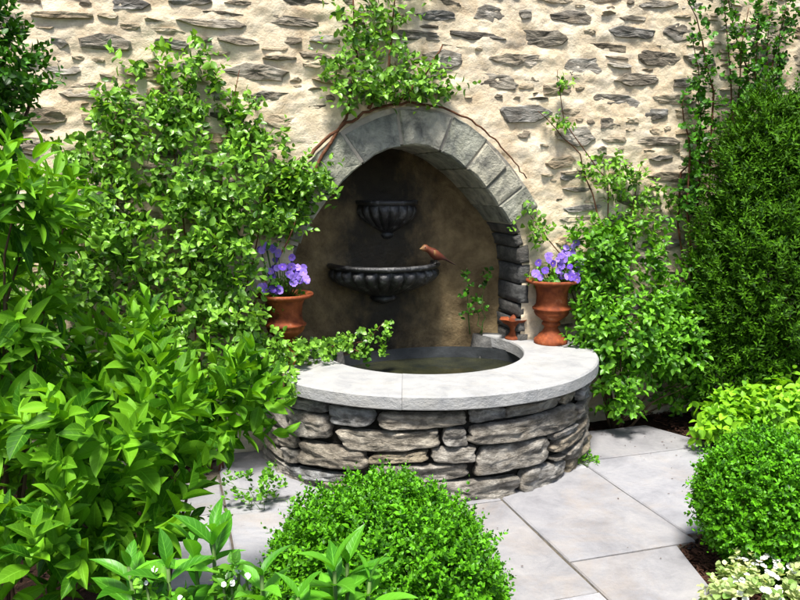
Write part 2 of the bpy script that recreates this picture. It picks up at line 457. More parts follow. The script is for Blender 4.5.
# mulch chips: nobody could count them
def chips(n, regions):
    V, F = [], []
    base = np.array([(-1, -.35, 0), (1, -.3, 0), (1.1, .3, .0), (-.9, .4, 0), (-.9, -.3, .3), (.95, -.25, .3), (1, .25, .34), (-.85, .32, .28)])
    fc = [(0, 3, 2, 1), (4, 5, 6, 7), (0, 1, 5, 4), (1, 2, 6, 5), (2, 3, 7, 6), (3, 0, 4, 7)]
    for _ in range(n):
        x0, x1, y0, y1 = random.choice(regions)
        p = np.array((random.uniform(x0, x1), random.uniform(y0, y1), random.uniform(-0.032, -0.006)))
        if p[0] > 0.3 and p[0] < 0.54 and p[1] > -2.0 and (p[0] - 0.33) / 0.21 < (p[1] + 2.3) / 0.765 - 0.05: continue
        if 0.64 < p[0] < 1.44 and p[1] > -1.47 + max(0, (p[0] - 0.80)) * 1.4: continue
        a = random.uniform(0, 6.28); t = random.uniform(-.4, .4); s = random.uniform(0.006, 0.017)
        m = Matrix.Rotation(a, 3, 'Z') @ Matrix.Rotation(t, 3, 'X')
        o = len(V)
        for q in base: V.append(np.array(m @ Vector(q * s * np.array((1, .8, .8)))) + p)
        F += [tuple(i + o for i in f) for f in fc]
    o = mesh_np('bark_mulch', V, F, M['chip'], None, False)
    tag(o, 'dark brown shredded bark mulch between the paving and the shrubs', 'mulch', kind='stuff')
chips(5200, [(0.42, 0.95, -1.95, -1.40), (0.42, 0.95, -1.95, -1.40), (0.8, 1.9, -1.2, -0.2), (-2.2, -1.0, -2.6, -0.2), (0.9, 1.9, -0.5, 0.0)])

def litter():
    V, F = [], []
    for _ in range(70):
        x, y = (random.uniform(-0.4, 1.35), random.uniform(-2.0, -0.25)) if random.random() < 0.45 else (random.uniform(0.95, 1.38), random.uniform(-0.75, -0.2))
        if math.hypot(x, y + 0.05) < 0.95 or y < -1.5 + max(0, x - 0.72) * 1.4 and x > 0.45: continue
        s_, a = random.uniform(0.003, 0.008), random.uniform(0, 6.28); o = len(V)
        for (u, v_, w) in ((-1, 0, 0.1), (0, .45, .35), (1, 0, 0.15), (0, -.45, 0.3), (0, 0, 0.05)):
            V.append((x + s_ * (u * math.cos(a) - v_ * math.sin(a)), y + s_ * (u * math.sin(a) + v_ * math.cos(a)), 0.0055 + s_ * w))
        F += [(o, o + 4, o + 1), (o + 1, o + 4, o + 2), (o + 2, o + 4, o + 3), (o + 3, o + 4, o)]
    o = mesh_np('leaf_litter', V, F, M['chip'], None, False)
    tag(o, 'tiny brown crumbs and dead leaves scattered over the grey paving', 'litter', kind='stuff')
litter()

# ------------------------------------------------------------------ wall with arched opening
XC, ZA, ZB = -0.055, 1.585, 0.40          # arch centre, crown height, foot of the niche
HW = 0.63
def half_w(z):
    d = max(ZA - z, 0.0)
    w = 0.86 * math.sqrt(d)
    return w if w < 0.56 else 0.56 + (HW - 0.56) * math.tanh((w - 0.56) / (HW - 0.56))

def intrados(n=200):
    """left foot -> crown -> right foot, as (x, z), evenly spaced"""
    zs = [ZB + (ZA - ZB) * (1 - (1 - i / 300) ** 2) for i in range(301)]
    L = [(XC - half_w(z), z) for z in zs]; Rr = [(XC + half_w(z), z) for z in reversed(zs[:-1])]
    P = np.array(L + Rr)
    s = np.concatenate([[0], np.cumsum(np.linalg.norm(np.diff(P, axis=0), axis=1))])
    t = np.linspace(0, s[-1], n)
    return np.stack([np.interp(t, s, P[:, 0]), np.interp(t, s, P[:, 1])], -1)
INT = intrados(400)
TAN = np.gradient(INT, axis=0); TAN /= np.linalg.norm(TAN, axis=1)[:, None]
NRM = np.stack([-TAN[:, 1], TAN[:, 0]], -1)      # points outwards from the opening
k = 15
NRM = np.stack([np.convolve(np.pad(NRM[:, j], k, mode='edge'), np.ones(2 * k + 1) / (2 * k + 1), 'valid') for j in (0, 1)], -1)
NRM /= np.linalg.norm(NRM, axis=1)[:, None]

def in_open(x, z, grow):
    zz = z - grow
    return zz < ZA and abs(x - XC) < half_w(min(zz, z)) + grow * (0.9 if z > 1.0 else 1.0) if zz < ZA else False

wx0, wx1, wz0, wz1, st = -3.0, 3.6, -0.08, 3.0, 0.013
nx = int((wx1 - wx0) / st); nz = int((wz1 - wz0) / st)
X, Z = np.meshgrid(np.linspace(wx0, wx1, nx), np.linspace(wz0, wz1, nz))
P = np.stack([X, np.zeros_like(X), Z], -1).reshape(-1, 3)
P[:, 1] = -0.015 * fbm(P * np.array([1, 1, 2.2]), 5.5, 3, 4) - 0.010 * fbm(P, 1.3, 9, 2) - 0.005 * fbm(P * np.array([1, 1, 1.6]), 28, 13, 2)
hole = np.array([in_open(p[0], p[2], 0.06 if p[2] > 1.26 else 0.018) for p in P])
idx = np.arange(nx * nz).reshape(nz, nx)
F = np.stack([idx[:-1, :-1], idx[:-1, 1:], idx[1:, 1:], idx[1:, :-1]], -1).reshape(-1, 4)
F = F[~hole[F].any(axis=1)]
def wall_y(x, z):
    p = np.array([[x, 0, z]])
    return float((-0.015 * fbm(p * np.array([1, 1, 2.2]), 5.5, 3, 4) - 0.010 * fbm(p, 1.3, 9, 2))[0])
wall = empty('stone_wall', (0.6, 0, 0))
tag(wall, 'tall cream mortared rubble wall with dark flat stones behind the fountain', 'wall')
mesh_np('mortar_face', P, F, M['mortar'], wall)
V = [(wx0, 0.05, wz0), (wx0, 0.5, wz0), (wx0, 0.5, wz1), (wx0, 0.05, wz1), (wx1, 0.05, wz0), (wx1, 0.5, wz0), (wx1, 0.5, wz1), (wx1, 0.05, wz1)]
mesh_np('wall_top', [(wx0, -0.03, wz1 - 0.01), (wx1, -0.03, wz1 - 0.01), (wx1, 0.5, wz1 - 0.01), (wx0, 0.5, wz1 - 0.01), (wx0, -0.03, wz1 + 0.06), (wx1, -0.03, wz1 + 0.06), (wx1, 0.5, wz1 + 0.06), (wx0, 0.5, wz1 + 0.06)],
        [(0, 3, 2, 1), (4, 5, 6, 7), (0, 1, 5, 4), (1, 2, 6, 5), (2, 3, 7, 6), (3, 0, 4, 7)], M['voussoir'], wall, False)
mesh_np('wall_back', [(wx0, 0.5, wz0), (wx1, 0.5, wz0), (wx1, 0.5, wz1), (wx0, 0.5, wz1)], [(0, 1, 2, 3)], M['mortar'], wall)

def rubble(cx, cz, w, h, tilt, seed, proud=0.012):
    """angular flat rubble stone, its edge partly lost under the mortar"""
    rr = random.Random(seed)
    nc = rr.randint(6, 9)
    cs = []
    for j in range(nc):
        a = 2 * math.pi * (j + rr.uniform(-0.32, 0.32)) / nc
        c, s_ = math.cos(a), math.sin(a)
        k = (abs(c) ** 3.2 + abs(s_) ** 3.2) ** (-1 / 3.2) * rr.uniform(0.80, 1.12)
        cs.append(np.array((k * c, k * s_)))
    loop = []
    for j in range(nc):
        p, q = cs[j], cs[(j + 1) % nc]
        for t_ in (0, 0.34, 0.67):
            loop.append(p + (q - p) * t_ + np.array((rr.uniform(-.05, .05), rr.uniform(-.07, .07))))
    n = len(loop)
    y0 = wall_y(cx, cz)
    ct, st2 = math.cos(tilt), math.sin(tilt)
    off = rr.uniform(0, 90)
    gx, gz = rr.uniform(-0.010, 0.010), rr.uniform(-0.008, 0.006)
    V = []
    def put(p, yy):
        u, v = w / 2 * p[0], h / 2 * p[1]
        x, z = cx + u * ct - v * st2, cz + u * st2 + v * ct
        y = y0 + yy
        if yy < 0.02: y += gx * p[0] + gz * p[1] + 0.006 * mn.noise(Vector((x * 18 + off, z * 40, off))) + 0.004 * mn.noise(Vector((x * 50 + off, z * 90, off)))
        V.append((x, y, z))
    for (rs, yy) in ((1.03, 0.05), (1.0, -proud * 0.2), (0.92, -proud * 0.9), (0.62, -proud), (0.3, -proud)):
        for p in loop: put(p * rs, yy)
    put(np.zeros(2), -proud)
    F = []
    for r in range(4):
        for j in range(n):
            F.append((r * n + j, r * n + (j + 1) % n, (r + 1) * n + (j + 1) % n, (r + 1) * n + j))
    for j in range(n): F.append((4 * n + j, 4 * n + (j + 1) % n, 5 * n))
    return V, F

# stones that can be told apart on the wall: centre x, centre z, width, height (metres)
WS = [(0.08, 2.248, 0.21, 0.054), (0.38, 2.276, 0.18, 0.101), (0.58, 2.288, 0.09, 0.051), (0.88, 2.290, 0.31, 0.073), (0.31, 2.160, 0.31, 0.041), (0.69, 2.165, 0.30, 0.104), (1.25, 2.226, 0.32, 0.065), (1.06, 2.141, 0.32, 0.048), (1.58, 2.249, 0.27, 0.110), (0.57, 2.049, 0.39, 0.073), (0.95, 2.018, 0.24, 0.129), (1.43, 2.098, 0.30, 0.088), (1.29, 1.971, 0.30, 0.077), (0.41, 1.933, 0.26, 0.083), (1.16, 1.845, 0.32, 0.110), (0.11, 2.029, 0.22, 0.101), (1.26, 2.307, 0.19, 0.032), (1.39, 2.390, 0.26, 0.043), (1.64, 2.390, 0.14, 0.055), (0.60, 1.765, 0.36, 0.117), (0.91, 1.647, 0.25, 0.121), (1.43, 1.785, 0.17, 0.068), (0.60, 1.544, 0.33, 0.054), (0.86, 1.402, 0.38, 0.078), (0.86, 1.307, 0.35, 0.056), (1.43, 1.627, 0.34, 0.057), (1.56, 1.425, 0.35, 0.070), (1.35, 1.292, 0.31, 0.082), (1.51, 1.024, 0.31, 0.072), (0.45, 1.650, 0.27, 0.053), (0.90, 1.222, 0.38, 0.045), (1.50, 1.173, 0.28, 0.047), (1.41, 0.937, 0.28, 0.048), (-1.42, 2.211, 0.18, 0.062), (-1.62, 2.203, 0.06, 0.035), (-1.06, 2.148, 0.34, 0.046), (-1.74, 2.022, 0.08, 0.061), (-1.54, 2.037, 0.26, 0.089), (-1.25, 2.042, 0.16, 0.046), (-0.94, 2.072, 0.21, 0.037), (-0.69, 2.183, 0.30, 0.047), (-0.72, 2.083, 0.30, 0.038), (-1.19, 1.945, 0.18, 0.037), (-0.86, 1.930, 0.32, 0.076), (-0.74, 2.002, 0.17, 0.024), (-1.72, 1.905, 0.17, 0.044), (-1.62, 1.856, 0.17, 0.045), (-1.05, 1.810, 0.19, 0.057), (-0.76, 1.819, 0.27, 0.048), (-1.15, 2.238, 0.23, 0.036), (-0.90, 2.249, 0.19, 0.023), (-0.59, 2.269, 0.25, 0.056), (-1.00, 1.717, 0.17, 0.038), (-0.89, 1.604, 0.20, 0.049), (1.08, 1.521, 0.26, 0.056), (1.17, 1.120, 0.27, 0.052), (1.20, 1.002, 0.30, 0.053), (1.71, 2.099, 0.21, 0.079), (1.98, 2.282, 0.28, 0.079), (2.21, 2.121, 0.29, 0.070)]
placed = []
def free(x, z, w, h):
    if in_open(x, z, 0.26) or in_open(x - w / 2, z, 0.24) or in_open(x + w / 2, z, 0.24): return False
    for (a, b, c, d) in placed:
        if abs(a - x) < (c + w) / 2 + 0.012 and abs(b - z) < (d + h) / 2 + 0.012: return False
    return True
for i, (x, z, w, h) in enumerate(WS):
    if not free(x, z, w * 0.8, h * 0.7): continue
    placed.append((x, z, w, h))
rr = random.Random(5)
for z in np.arange(0.72, 1.56, 0.058):
    x = 0.78 + rr.uniform(0, .1)
    while x < 1.75:
        w, h = rr.uniform(0.12, 0.30), rr.uniform(0.026, 0.042)
        if rr.random() < 0.72 and free(x + w / 2, z, w, h): placed.append((x + w / 2, z + rr.uniform(-.008, .008), w, h))
        x += w + rr.uniform(0.02, 0.08)
def fill(n, tries, wr, hr, gap):
    out = []
    for q in range(tries):
        if len(out) >= n: break
        x, z = rr.uniform(-2.4, 2.9), rr.uniform(0.3, 2.7)
        k = 1 - 0.5 * q / tries
        w, h = rr.uniform(*wr) * k, rr.uniform(*hr) * k
        if free(x, z, w + gap, h + gap): placed.append((x, z, w, h)); out.append((x, z, w, h))
    return out
dark = list(placed) + fill(90, 4000, (0.12, 0.34), (0.03, 0.075), 0.012)
buff = fill(max(0, 298 - len(dark)), 6000, (0.12, 0.30), (0.035, 0.085), -0.004)
for i, (x, z, w, h) in enumerate(dark):
    v, f = rubble(x, z, w, h, rr.gauss(0, 0.05), i, rr.uniform(0.002, 0.014))
    mesh_np('stone', v, f, M['wall_stone'], wall, False)
for i, (x, z, w, h) in enumerate(buff):
    v, f = rubble(x, z, w, h, rr.gauss(0, 0.05), 400 + i, rr.uniform(0.004, 0.014))
    mesh_np('stone', v, f, M['buff_stone'], wall, False)
sm = fill(700, 9000, (0.06, 0.20), (0.018, 0.05), -0.006)
for nm, k, mt in (('rubble_chips', 0, 'buff_stone'), ('dark_rubble_chips', 1, 'wall_stone')):
    o = joined(nm, [rubble(x, z, w, h, rr.gauss(0, 0.07), 900 + i, rr.uniform(0.001, 0.010)) for i, (x, z, w, h) in enumerate(sm) if (i % 3 == 0) == bool(k)], M[mt], wall, False)
    o['kind'] = 'stuff'

# ------------------------------------------------------------------ fountain
fountain = empty('wall_fountain', (0, -0.05, 0))
tag(fountain, 'stone wall fountain with arched niche, two black bowls and round fieldstone basin', 'fountain')

def block_arc(i0, i1, r0, r1, y0, y1, seed, j=0.006, yj=0.012):
    """one arch block between two stations of the opening's curve"""
    rr = random.Random(seed)
    m = max(3, int((i1 - i0) / 8))
    st_ = np.linspace(i0, i1, m + 1)
    fy = y0 - rr.uniform(-yj, yj)
    V = []
    rings = [(y1, 0.0), (fy + 0.012, 0.0), (fy, 0.010)]
    prof = []
    for q, s in enumerate(st_):
        k0 = int(np.clip(round(s), 0, len(INT) - 1)); prof.append((INT[k0], NRM[k0], TAN[k0]))
    inn = [(p + n * r0, n, t) for p, n, t in prof]; outr = [(p + n * r1, n, t) for p, n, t in prof]
    loop = [x[0] for x in inn] + [x[0] for x in reversed(outr)]
    c = np.mean(loop, axis=0)
    n = len(loop)
    loop = [c + (p - c) * (1 - j / max(0.02, np.linalg.norm(p - c))) for p in loop]
    loop = [p + np.array([rr.uniform(-.0025, .0025), rr.uniform(-.0025, .0025)]) for p in loop]
    for y, ins in rings:
        for p in loop:
            d = c - p; L = max(np.linalg.norm(d), 1e-6); q = p + d / L * min(ins, L * 0.4)
            V.append((q[0], y + (rr.uniform(-.003, .003) if ins else 0), q[1]))
    # inner face ring for relief
    for p in loop:
        q = c + (p - c) * 0.55
        V.append((q[0], fy - rr.uniform(0.0, 0.006), q[1]))
    F = []
    for k in range(3):
        for a in range(n):
            F.append((k * n + a, k * n + (a + 1) % n, (k + 1) * n + (a + 1) % n, (k + 1) * n + a))
    h = m + 1
    for a in range(h - 1):
        F.append((3 * n + a, 3 * n + a + 1, 3 * n + n - 2 - a, 3 * n + n - 1 - a))
    F = [tuple(reversed(f)) for f in F]
    return V, F

def station(x, z):
    return int(np.argmin((INT[:, 0] - x) ** 2 + (INT[:, 1] - z) ** 2))
# voussoir joints on the inner curve, left springing -> crown -> right springing
vj = [station(XC - 0.62, 1.09), station(XC - 0.535, 1.20), station(XC - 0.42, 1.345), station(XC - 0.27, 1.485), station(XC - 0.06, 1.58), station(XC + 0.15, 1.56),
      station(XC + 0.30, 1.465), station(XC + 0.41, 1.36), station(XC + 0.49, 1.26), station(XC + 0.56, 1.165)]
for q in range(len(vj) - 1):
    v, f = block_arc(vj[q], vj[q + 1], 0.0, 0.195 + 0.012 * ((q * 7) % 3 - 1), -0.038, 0.44, 40 + q, 0.0065)
    mesh_np('voussoir', v, f, M['voussoir'], fountain, False)
V, F = [], []
st_ = list(range(vj[0] - 2, vj[-1] + 3, 4))
for i in st_:
    for (r_, y_) in ((0.012, 0.43), (0.012, -0.022), (0.20, -0.022), (0.20, 0.05)):
        V.append((INT[i][0] + NRM[i][0] * r_, y_, INT[i][1] + NRM[i][1] * r_))
for i in range(len(st_) - 1):
    for j in range(3): F.append((i * 4 + j, i * 4 + j + 1, i * 4 + j + 5, i * 4 + j + 4))
mesh_np('arch_mortar', V, F, M['joint'], fountain, False)
# jamb stones below the arch, both sides
rr = random.Random(3)
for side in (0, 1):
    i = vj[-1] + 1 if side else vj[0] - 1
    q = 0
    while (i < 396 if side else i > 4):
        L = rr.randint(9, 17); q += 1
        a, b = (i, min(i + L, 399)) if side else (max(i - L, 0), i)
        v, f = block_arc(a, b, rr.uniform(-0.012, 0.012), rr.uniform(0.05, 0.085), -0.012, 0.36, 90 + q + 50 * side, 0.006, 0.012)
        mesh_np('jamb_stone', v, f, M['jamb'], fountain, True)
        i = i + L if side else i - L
# rendered back of the niche, lumpy
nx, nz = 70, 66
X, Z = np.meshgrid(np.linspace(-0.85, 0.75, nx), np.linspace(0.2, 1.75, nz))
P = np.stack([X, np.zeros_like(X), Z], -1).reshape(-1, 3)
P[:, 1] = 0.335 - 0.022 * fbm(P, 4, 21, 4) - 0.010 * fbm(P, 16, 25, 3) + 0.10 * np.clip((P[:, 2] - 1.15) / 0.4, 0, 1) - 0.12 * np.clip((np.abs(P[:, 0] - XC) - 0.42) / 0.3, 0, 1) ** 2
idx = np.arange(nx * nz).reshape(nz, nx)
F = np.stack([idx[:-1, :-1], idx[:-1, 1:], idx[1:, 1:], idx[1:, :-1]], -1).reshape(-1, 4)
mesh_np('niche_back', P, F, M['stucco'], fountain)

# basin: circle about (0, -0.05)
CX, CY, RB = 0.0, -0.05, 0.86
def ring_pts(R0, a0=180, a1=360, n=60):
    return [(CX + R0 * math.cos(R(a0 + (a1 - a0) * i / n)), CY + R0 * math.sin(R(a0 + (a1 - a0) * i / n))) for i in range(n + 1)]
# dark core behind the stones
V, F = [], []
A = ring_pts(RB - 0.035); n = len(A)
for z in (-0.04, 0.43):
    V += [(x, y, z) for x, y in [(A[0][0], 0.04)] + A + [(A[-1][0], 0.04)]]
m = n + 2
for i in range(m - 1): F.append((i, i + 1, m + i + 1, m + i))
mesh_np('basin_core', V, F, M['core'], fountain)

def fieldstone(quad, seed, bulge):
    """quad: four (angle, height) corners tl, tr, br, bl on the basin's round face"""
    q = [np.array(p, float) for p in quad]
    rr = random.Random(seed)
    n = 40
    e = rr.uniform(6, 14)
    ph = [rr.uniform(0, 6.28) for _ in range(4)]
    off = np.array([rr.uniform(-50, 50) for _ in range(3)])
    rings = [(1.0, -0.05), (1.0, 0.45), (0.985, 0.74), (0.955, 0.92), (0.88, 1.0), (0.72, 1.0), (0.55, 1.0), (0.36, 1.0), (0.18, 1.0)]
    q = [p + np.array((rr.uniform(-.7, .7), rr.uniform(-.006, .006))) for p in q]
    V = []
    tiltx, tilty = rr.uniform(-0.010, 0.010), rr.uniform(-0.008, 0.012)
    def put(u, v, h):
        s, t_ = (u + 1) / 2, (v + 1) / 2
        top = q[0] + (q[1] - q[0]) * s; bot = q[3] + (q[2] - q[3]) * s
        a, z = bot + (top - bot) * t_
        r = RB - 0.02 + bulge * h + (tiltx * u + tilty * v if h > 0 else 0)
        p = np.array((CX + r * math.cos(R(a)), CY + r * math.sin(R(a)), z))
        if h > 0:
            d = 0.014 * mn.noise(Vector((p + off) * np.array((8, 8, 18)))) + 0.013 * mn.noise(Vector((p + off) * np.array((18, 18, 42)))) + 0.007 * mn.noise(Vector((p + off) * np.array((48, 48, 95))))
            p[0] += d * math.cos(R(a)); p[1] += d * math.sin(R(a))
        return p
    for rs, h in rings:
        for j in range(n):
            a = 2 * math.pi * j / n + 0.1
            c, s = math.cos(a), math.sin(a)
            k = (abs(c) ** e + abs(s) ** e) ** (-1 / e)
            k *= 0.985 + 0.025 * math.sin(3 * a + ph[0]) + 0.025 * math.sin(5 * a + ph[1]) + 0.02 * math.sin(9 * a + ph[2])
            V.append(put(k * c * rs, k * s * rs, h))
    V.append(put(0, 0, 1.0))
    F = []
    for r in range(len(rings) - 1):
        for j in range(n):
            F.append((r * n + j, r * n + (j + 1) % n, (r + 1) * n + (j + 1) % n, (r + 1) * n + j))
    b = (len(rings) - 1) * n
    for j in range(n): F.append((b + j, b + (j + 1) % n, b + n))
    return V, F

QS = [[(237.4, .405), (264.0, .412), (264.2, .348), (238.8, .327)], [(264.8, .412), (277, .410), (275.5, .37), (265.0, .352)],
      [(264.6, .342), (309.6, .345), (311.6, .236), (265.2, .252)], [(256.7, .338), (263.7, .338), (263.9, .258), (256.6, .256)],
      [(222.9, .308), (256.0, .330), (255.8, .250), (227.8, .215)], [(253.9, .246), (267.2, .246), (266.2, .184), (253.3, .188)],
      [(235.4, .158), (264.9, .176), (264.9, .105), (235.7, .080)], [(235.1, .212), (253.0, .240), (252.8, .190), (235.4, .164)],
      [(268.4, .244), (293.6, .238), (294.0, .124), (266.0, .102)], [(250.0, .098), (281.4, .092), (281.9, -.02), (250.0, -.03)],
      [(282.5, .110), (303.0, .080), (303.8, -.03), (282.6, -.03)], [(294.4, .240), (311.2, .232), (311.4, .186), (294.9, .200)],
      [(294.8, .194), (344, .226), (344, .166), (295.0, .132)], [(303.2, .122), (344, .160), (344, .100), (304.0, .060)],
      [(304.4, .055), (332, .094), (332, -.02), (304.4, -.03)], [(300, .412), (313.6, .412), (313.8, .362), (300.4, .354)],
      [(314.2, .412), (342, .412), (342, .325), (314.4, .312)], [(312.4, .300), (344, .315), (344, .232), (312.6, .236)],
      [(294.6, .124), (302.6, .112), (303, .085), (294.8, .112)], [(278, .412), (299.4, .412), (299.4, .36), (276.8, .358)],
      [(200, .345), (221.4, .362), (222.0, .245), (207, .215)], [(221, .412), (236.8, .406), (236.6, .340), (222.2, .318)],
      [(187, .225), (207.6, .205), (207.6, .150), (190, .118)], [(209.0, .205), (234.0, .219), (234.6, .126), (209.2, .090)],
      [(200.6, .140), (208.2, .146), (208.6, .086), (201.2, .060)], [(201.6, .054), (232, .108), (226, .058), (206.1, .016)],
      [(182, .080), (217.2, .030), (216.0, -.03), (182, -.03)], [(180, .116), (200.0, .114), (200.6, .064), (181, .086)],
      [(217.8, .050), (249.4, .074), (249.4, -.03), (217.0, -.03)], [(200, .412), (220.4, .410), (220.8, .368), (200, .352)],
      [(180, .412), (199.4, .412), (199.4, .33), (180, .32)], [(180, .315), (199.6, .325), (206, .225), (180, .232)],
      [(344.6, .412), (360, .412), (360, .30), (344.8, .30)], [(344.8, .295), (360, .295), (360, .17), (344.8, .17)], [(344.8, .165), (360, .165), (360, .05), (344.8, .06)], [(332.6, .095), (360, .045), (360, -.03), (332.6, -.03)]]
for i, qd in enumerate(QS):
    dark_row = i in (1, 15, 19)
    v, f = fieldstone(qd, 200 + i, 0.022 if dark_row else 0.043)
    mesh_np('stone', v, f, M['field_stone'], fountain)

# coping ring with rounded back corners and an open round pool
def coping():
    RO, RI = 0.925, 0.535
    outer, inner = [], []
    N = 96
    for i in range(N + 1):
        a = R(172 + (368 - 172) * i / N)
        x, y = RO * math.cos(a), RO * math.sin(a)
        y = min(y, 0.035)
        if abs(x) > 0.86 and y > -0.2: x = math.copysign(min(abs(x), 0.86 + 0.06 * max(0, min(1, (-y + 0.02) / 0.2))), x)
        w = 0.003 * mn.noise(Vector((x * 14, y * 14, 3.1)))
        outer.append((CX + x * (1 + w), CY + y * (1 + w)))
        b = R(150 + (390 - 150) * i / N)
        inner.append((CX + RI * math.cos(b) * 1.0, CY + RI * 1.03 * math.sin(b)))
    e = 0.008
    slabs = []
    cuts = [0, 17, 36, 55, 76, N]
    for i0, i1 in zip(cuts[:-1], cuts[1:]):
        V, F = [], []
        lift = random.uniform(-0.0012, 0.0012)
        for q in range(i0, i1 + 1):
            g_ = 0.022 if q == i0 and i0 else (-0.022 if q == i1 and i1 < N else 0)
            lerp = lambda A_, t_: np.array(A_[int(t_)]) + (np.array(A_[min(int(t_) + 1, N)]) - np.array(A_[int(t_)])) * (t_ - int(t_))
            o, n_ = lerp(outer, q + g_), lerp(inner, q + g_)
            d = (o - n_) / np.linalg.norm(o - n_)
            wv = 0.006 * mn.noise(Vector((o[0] * 22, o[1] * 22, 8))) + 0.003 * mn.noise(Vector((o[0] * 70, o[1] * 70, 8)))
            secs = [(n_, 0.435), (n_, 0.5 - e), (n_ + d * e * 0.7, 0.5)]
            for t_ in (0.33, 0.66): secs.append((n_ + (o - n_) * t_, 0.5 + 0.0012 * mn.noise(Vector((o[0] * 5, o[1] * 5, t_ * 3)))))
            secs += [(o - d * e, 0.5), (o + d * wv * 0.5, 0.5 - e), (o + d * wv, 0.468), (o + d * wv * 0.6, 0.440), (o - d * 0.006, 0.435)]
            V += [(p[0], p[1], z + lift) for p, z in secs]
        s = 10; m_ = i1 - i0
        for i in range(m_):
            for j in range(s):
                F.append((i * s + j, i * s + (j + 1) % s, (i + 1) * s + (j + 1) % s, (i + 1) * s + j))
        F.append(tuple(range(s))); F.append(tuple(range(m_ * s + s - 1, m_ * s - 1, -1)))
        slabs.append((V, F))
    return slabs
for v, f in coping():
    mesh_np('coping_slab', v, f, M['coping'], fountain, False)
# pool liner and water
def pool_pt(a, r=1.0):
    x, y = 0.55 * math.cos(a) * r, 0.565 * math.sin(a) * r
    if y > 0: y = 0.30 * math.sin(a) * r
    return CX + x, CY + y
V, F = [], []
n = 72
for z in (0.44, 0.30, 0.12):
    for j in range(n):
        x, y = pool_pt(2 * math.pi * j / n); w = 1 + 0.01 * mn.noise(Vector((x * 6, y * 6, z * 9)))
        V.append((x * w, y * w, z))
for k in range(2):
    for j in range(n): F.append((k * n + j, (k + 1) * n + j, (k + 1) * n + (j + 1) % n, k * n + (j + 1) % n))
F.append(tuple(range(2 * n, 3 * n)))
mesh_np('pool_liner', V, F, M['liner'], fountain)
V = [(*pool_pt(2 * math.pi * j / n, 0.995), 0.375) for j in range(n)]
mesh_np('water', V, [tuple(range(n))], M['water'], fountain)
# ledge of rock filling the gap between pool and niche wall
def ledge(x0, x1, y0, y1, z0, z1, seed):
    X, Y = np.meshgrid(np.linspace(x0, x1, 9), np.linspace(y0, y1, 7))
    P = np.stack([X, Y, np.full_like(X, z1)], -1).reshape(-1, 3)
    P[:, 2] += 0.02 * fbm(P, 9, seed); e = np.zeros(63).reshape(7, 9); e[0] = e[-1] = 1; e[:, 0] = e[:, -1] = 1
    P[e.ravel() > 0, 2] = z0
    i = np.arange(63).reshape(7, 9)
    return P, np.stack([i[:-1, :-1], i[:-1, 1:], i[1:, 1:], i[1:, :-1]], -1).reshape(-1, 4)
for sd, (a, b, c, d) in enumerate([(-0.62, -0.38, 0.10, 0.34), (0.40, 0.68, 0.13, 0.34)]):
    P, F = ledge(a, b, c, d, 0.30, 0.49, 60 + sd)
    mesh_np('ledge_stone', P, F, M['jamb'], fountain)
def bowl(cx, yb, zr, rad, hgt, flutes):
    """half bowl on the back wall: rim, beaded neck, fluted belly and a boss below"""
    n = 16 * flutes
    a0, a1 = math.pi * 0.98, math.pi * 2.02
    root = None
    prof = [(0.92, -0.05), (0.90, -0.02), (0.93, 0.0), (1.0, 0.0), (1.03, -0.06), (1.0, -0.13), (0.93, -0.16)]
    v, f = lathe([(r * rad, z * hgt) for r, z in prof], 64, (cx, yb, zr), None, a0, a1)
    rim = mesh_np('bowl', v, f, M['iron'], fountain)
    bp = [(0.93, -0.16), (0.97, -0.24), (0.96, -0.36), (0.88, -0.50), (0.74, -0.64), (0.55, -0.78), (0.34, -0.90), (0.20, -0.98)]
    amp = [0, 0.035, 0.06, 0.075, 0.08, 0.07, 0.04, 0.0]
    def rf(a, i):
        t = (a - a0) / (a1 - a0) * flutes
        return 1 + amp[i] * (2 * abs(math.sin(math.pi * t)) ** 0.7 - 1.2)
    v, f = lathe([(r * rad, z * hgt) for r, z in bp], n, (cx, yb, zr), rf, a0, a1)
    mesh_np('belly', v, f, M['iron'], rim)
    # inside of the bowl
    v, f = lathe([(0.92 * rad, -0.05 * hgt), (0.8 * rad, -0.3 * hgt), (0.001, -0.42 * hgt)], 48, (cx, yb, zr), None, a0, a1)
    mesh_np('inner_bowl', v, f, M['iron'], rim)
    v, f = lathe([(0.20 * rad, -0.98 * hgt), (0.25 * rad, -1.05 * hgt), (0.18 * rad, -1.15 * hgt), (0.001, -1.24 * hgt)], 24, (cx, yb, zr), None, a0, a1)
    mesh_np('finial', v, f, M['iron'], rim)
    return rim
bowl(-0.120, 0.335, 0.942, 0.325, 0.20, 13)
bowl(-0.092, 0.36, 1.295, 0.180, 0.19, 9)

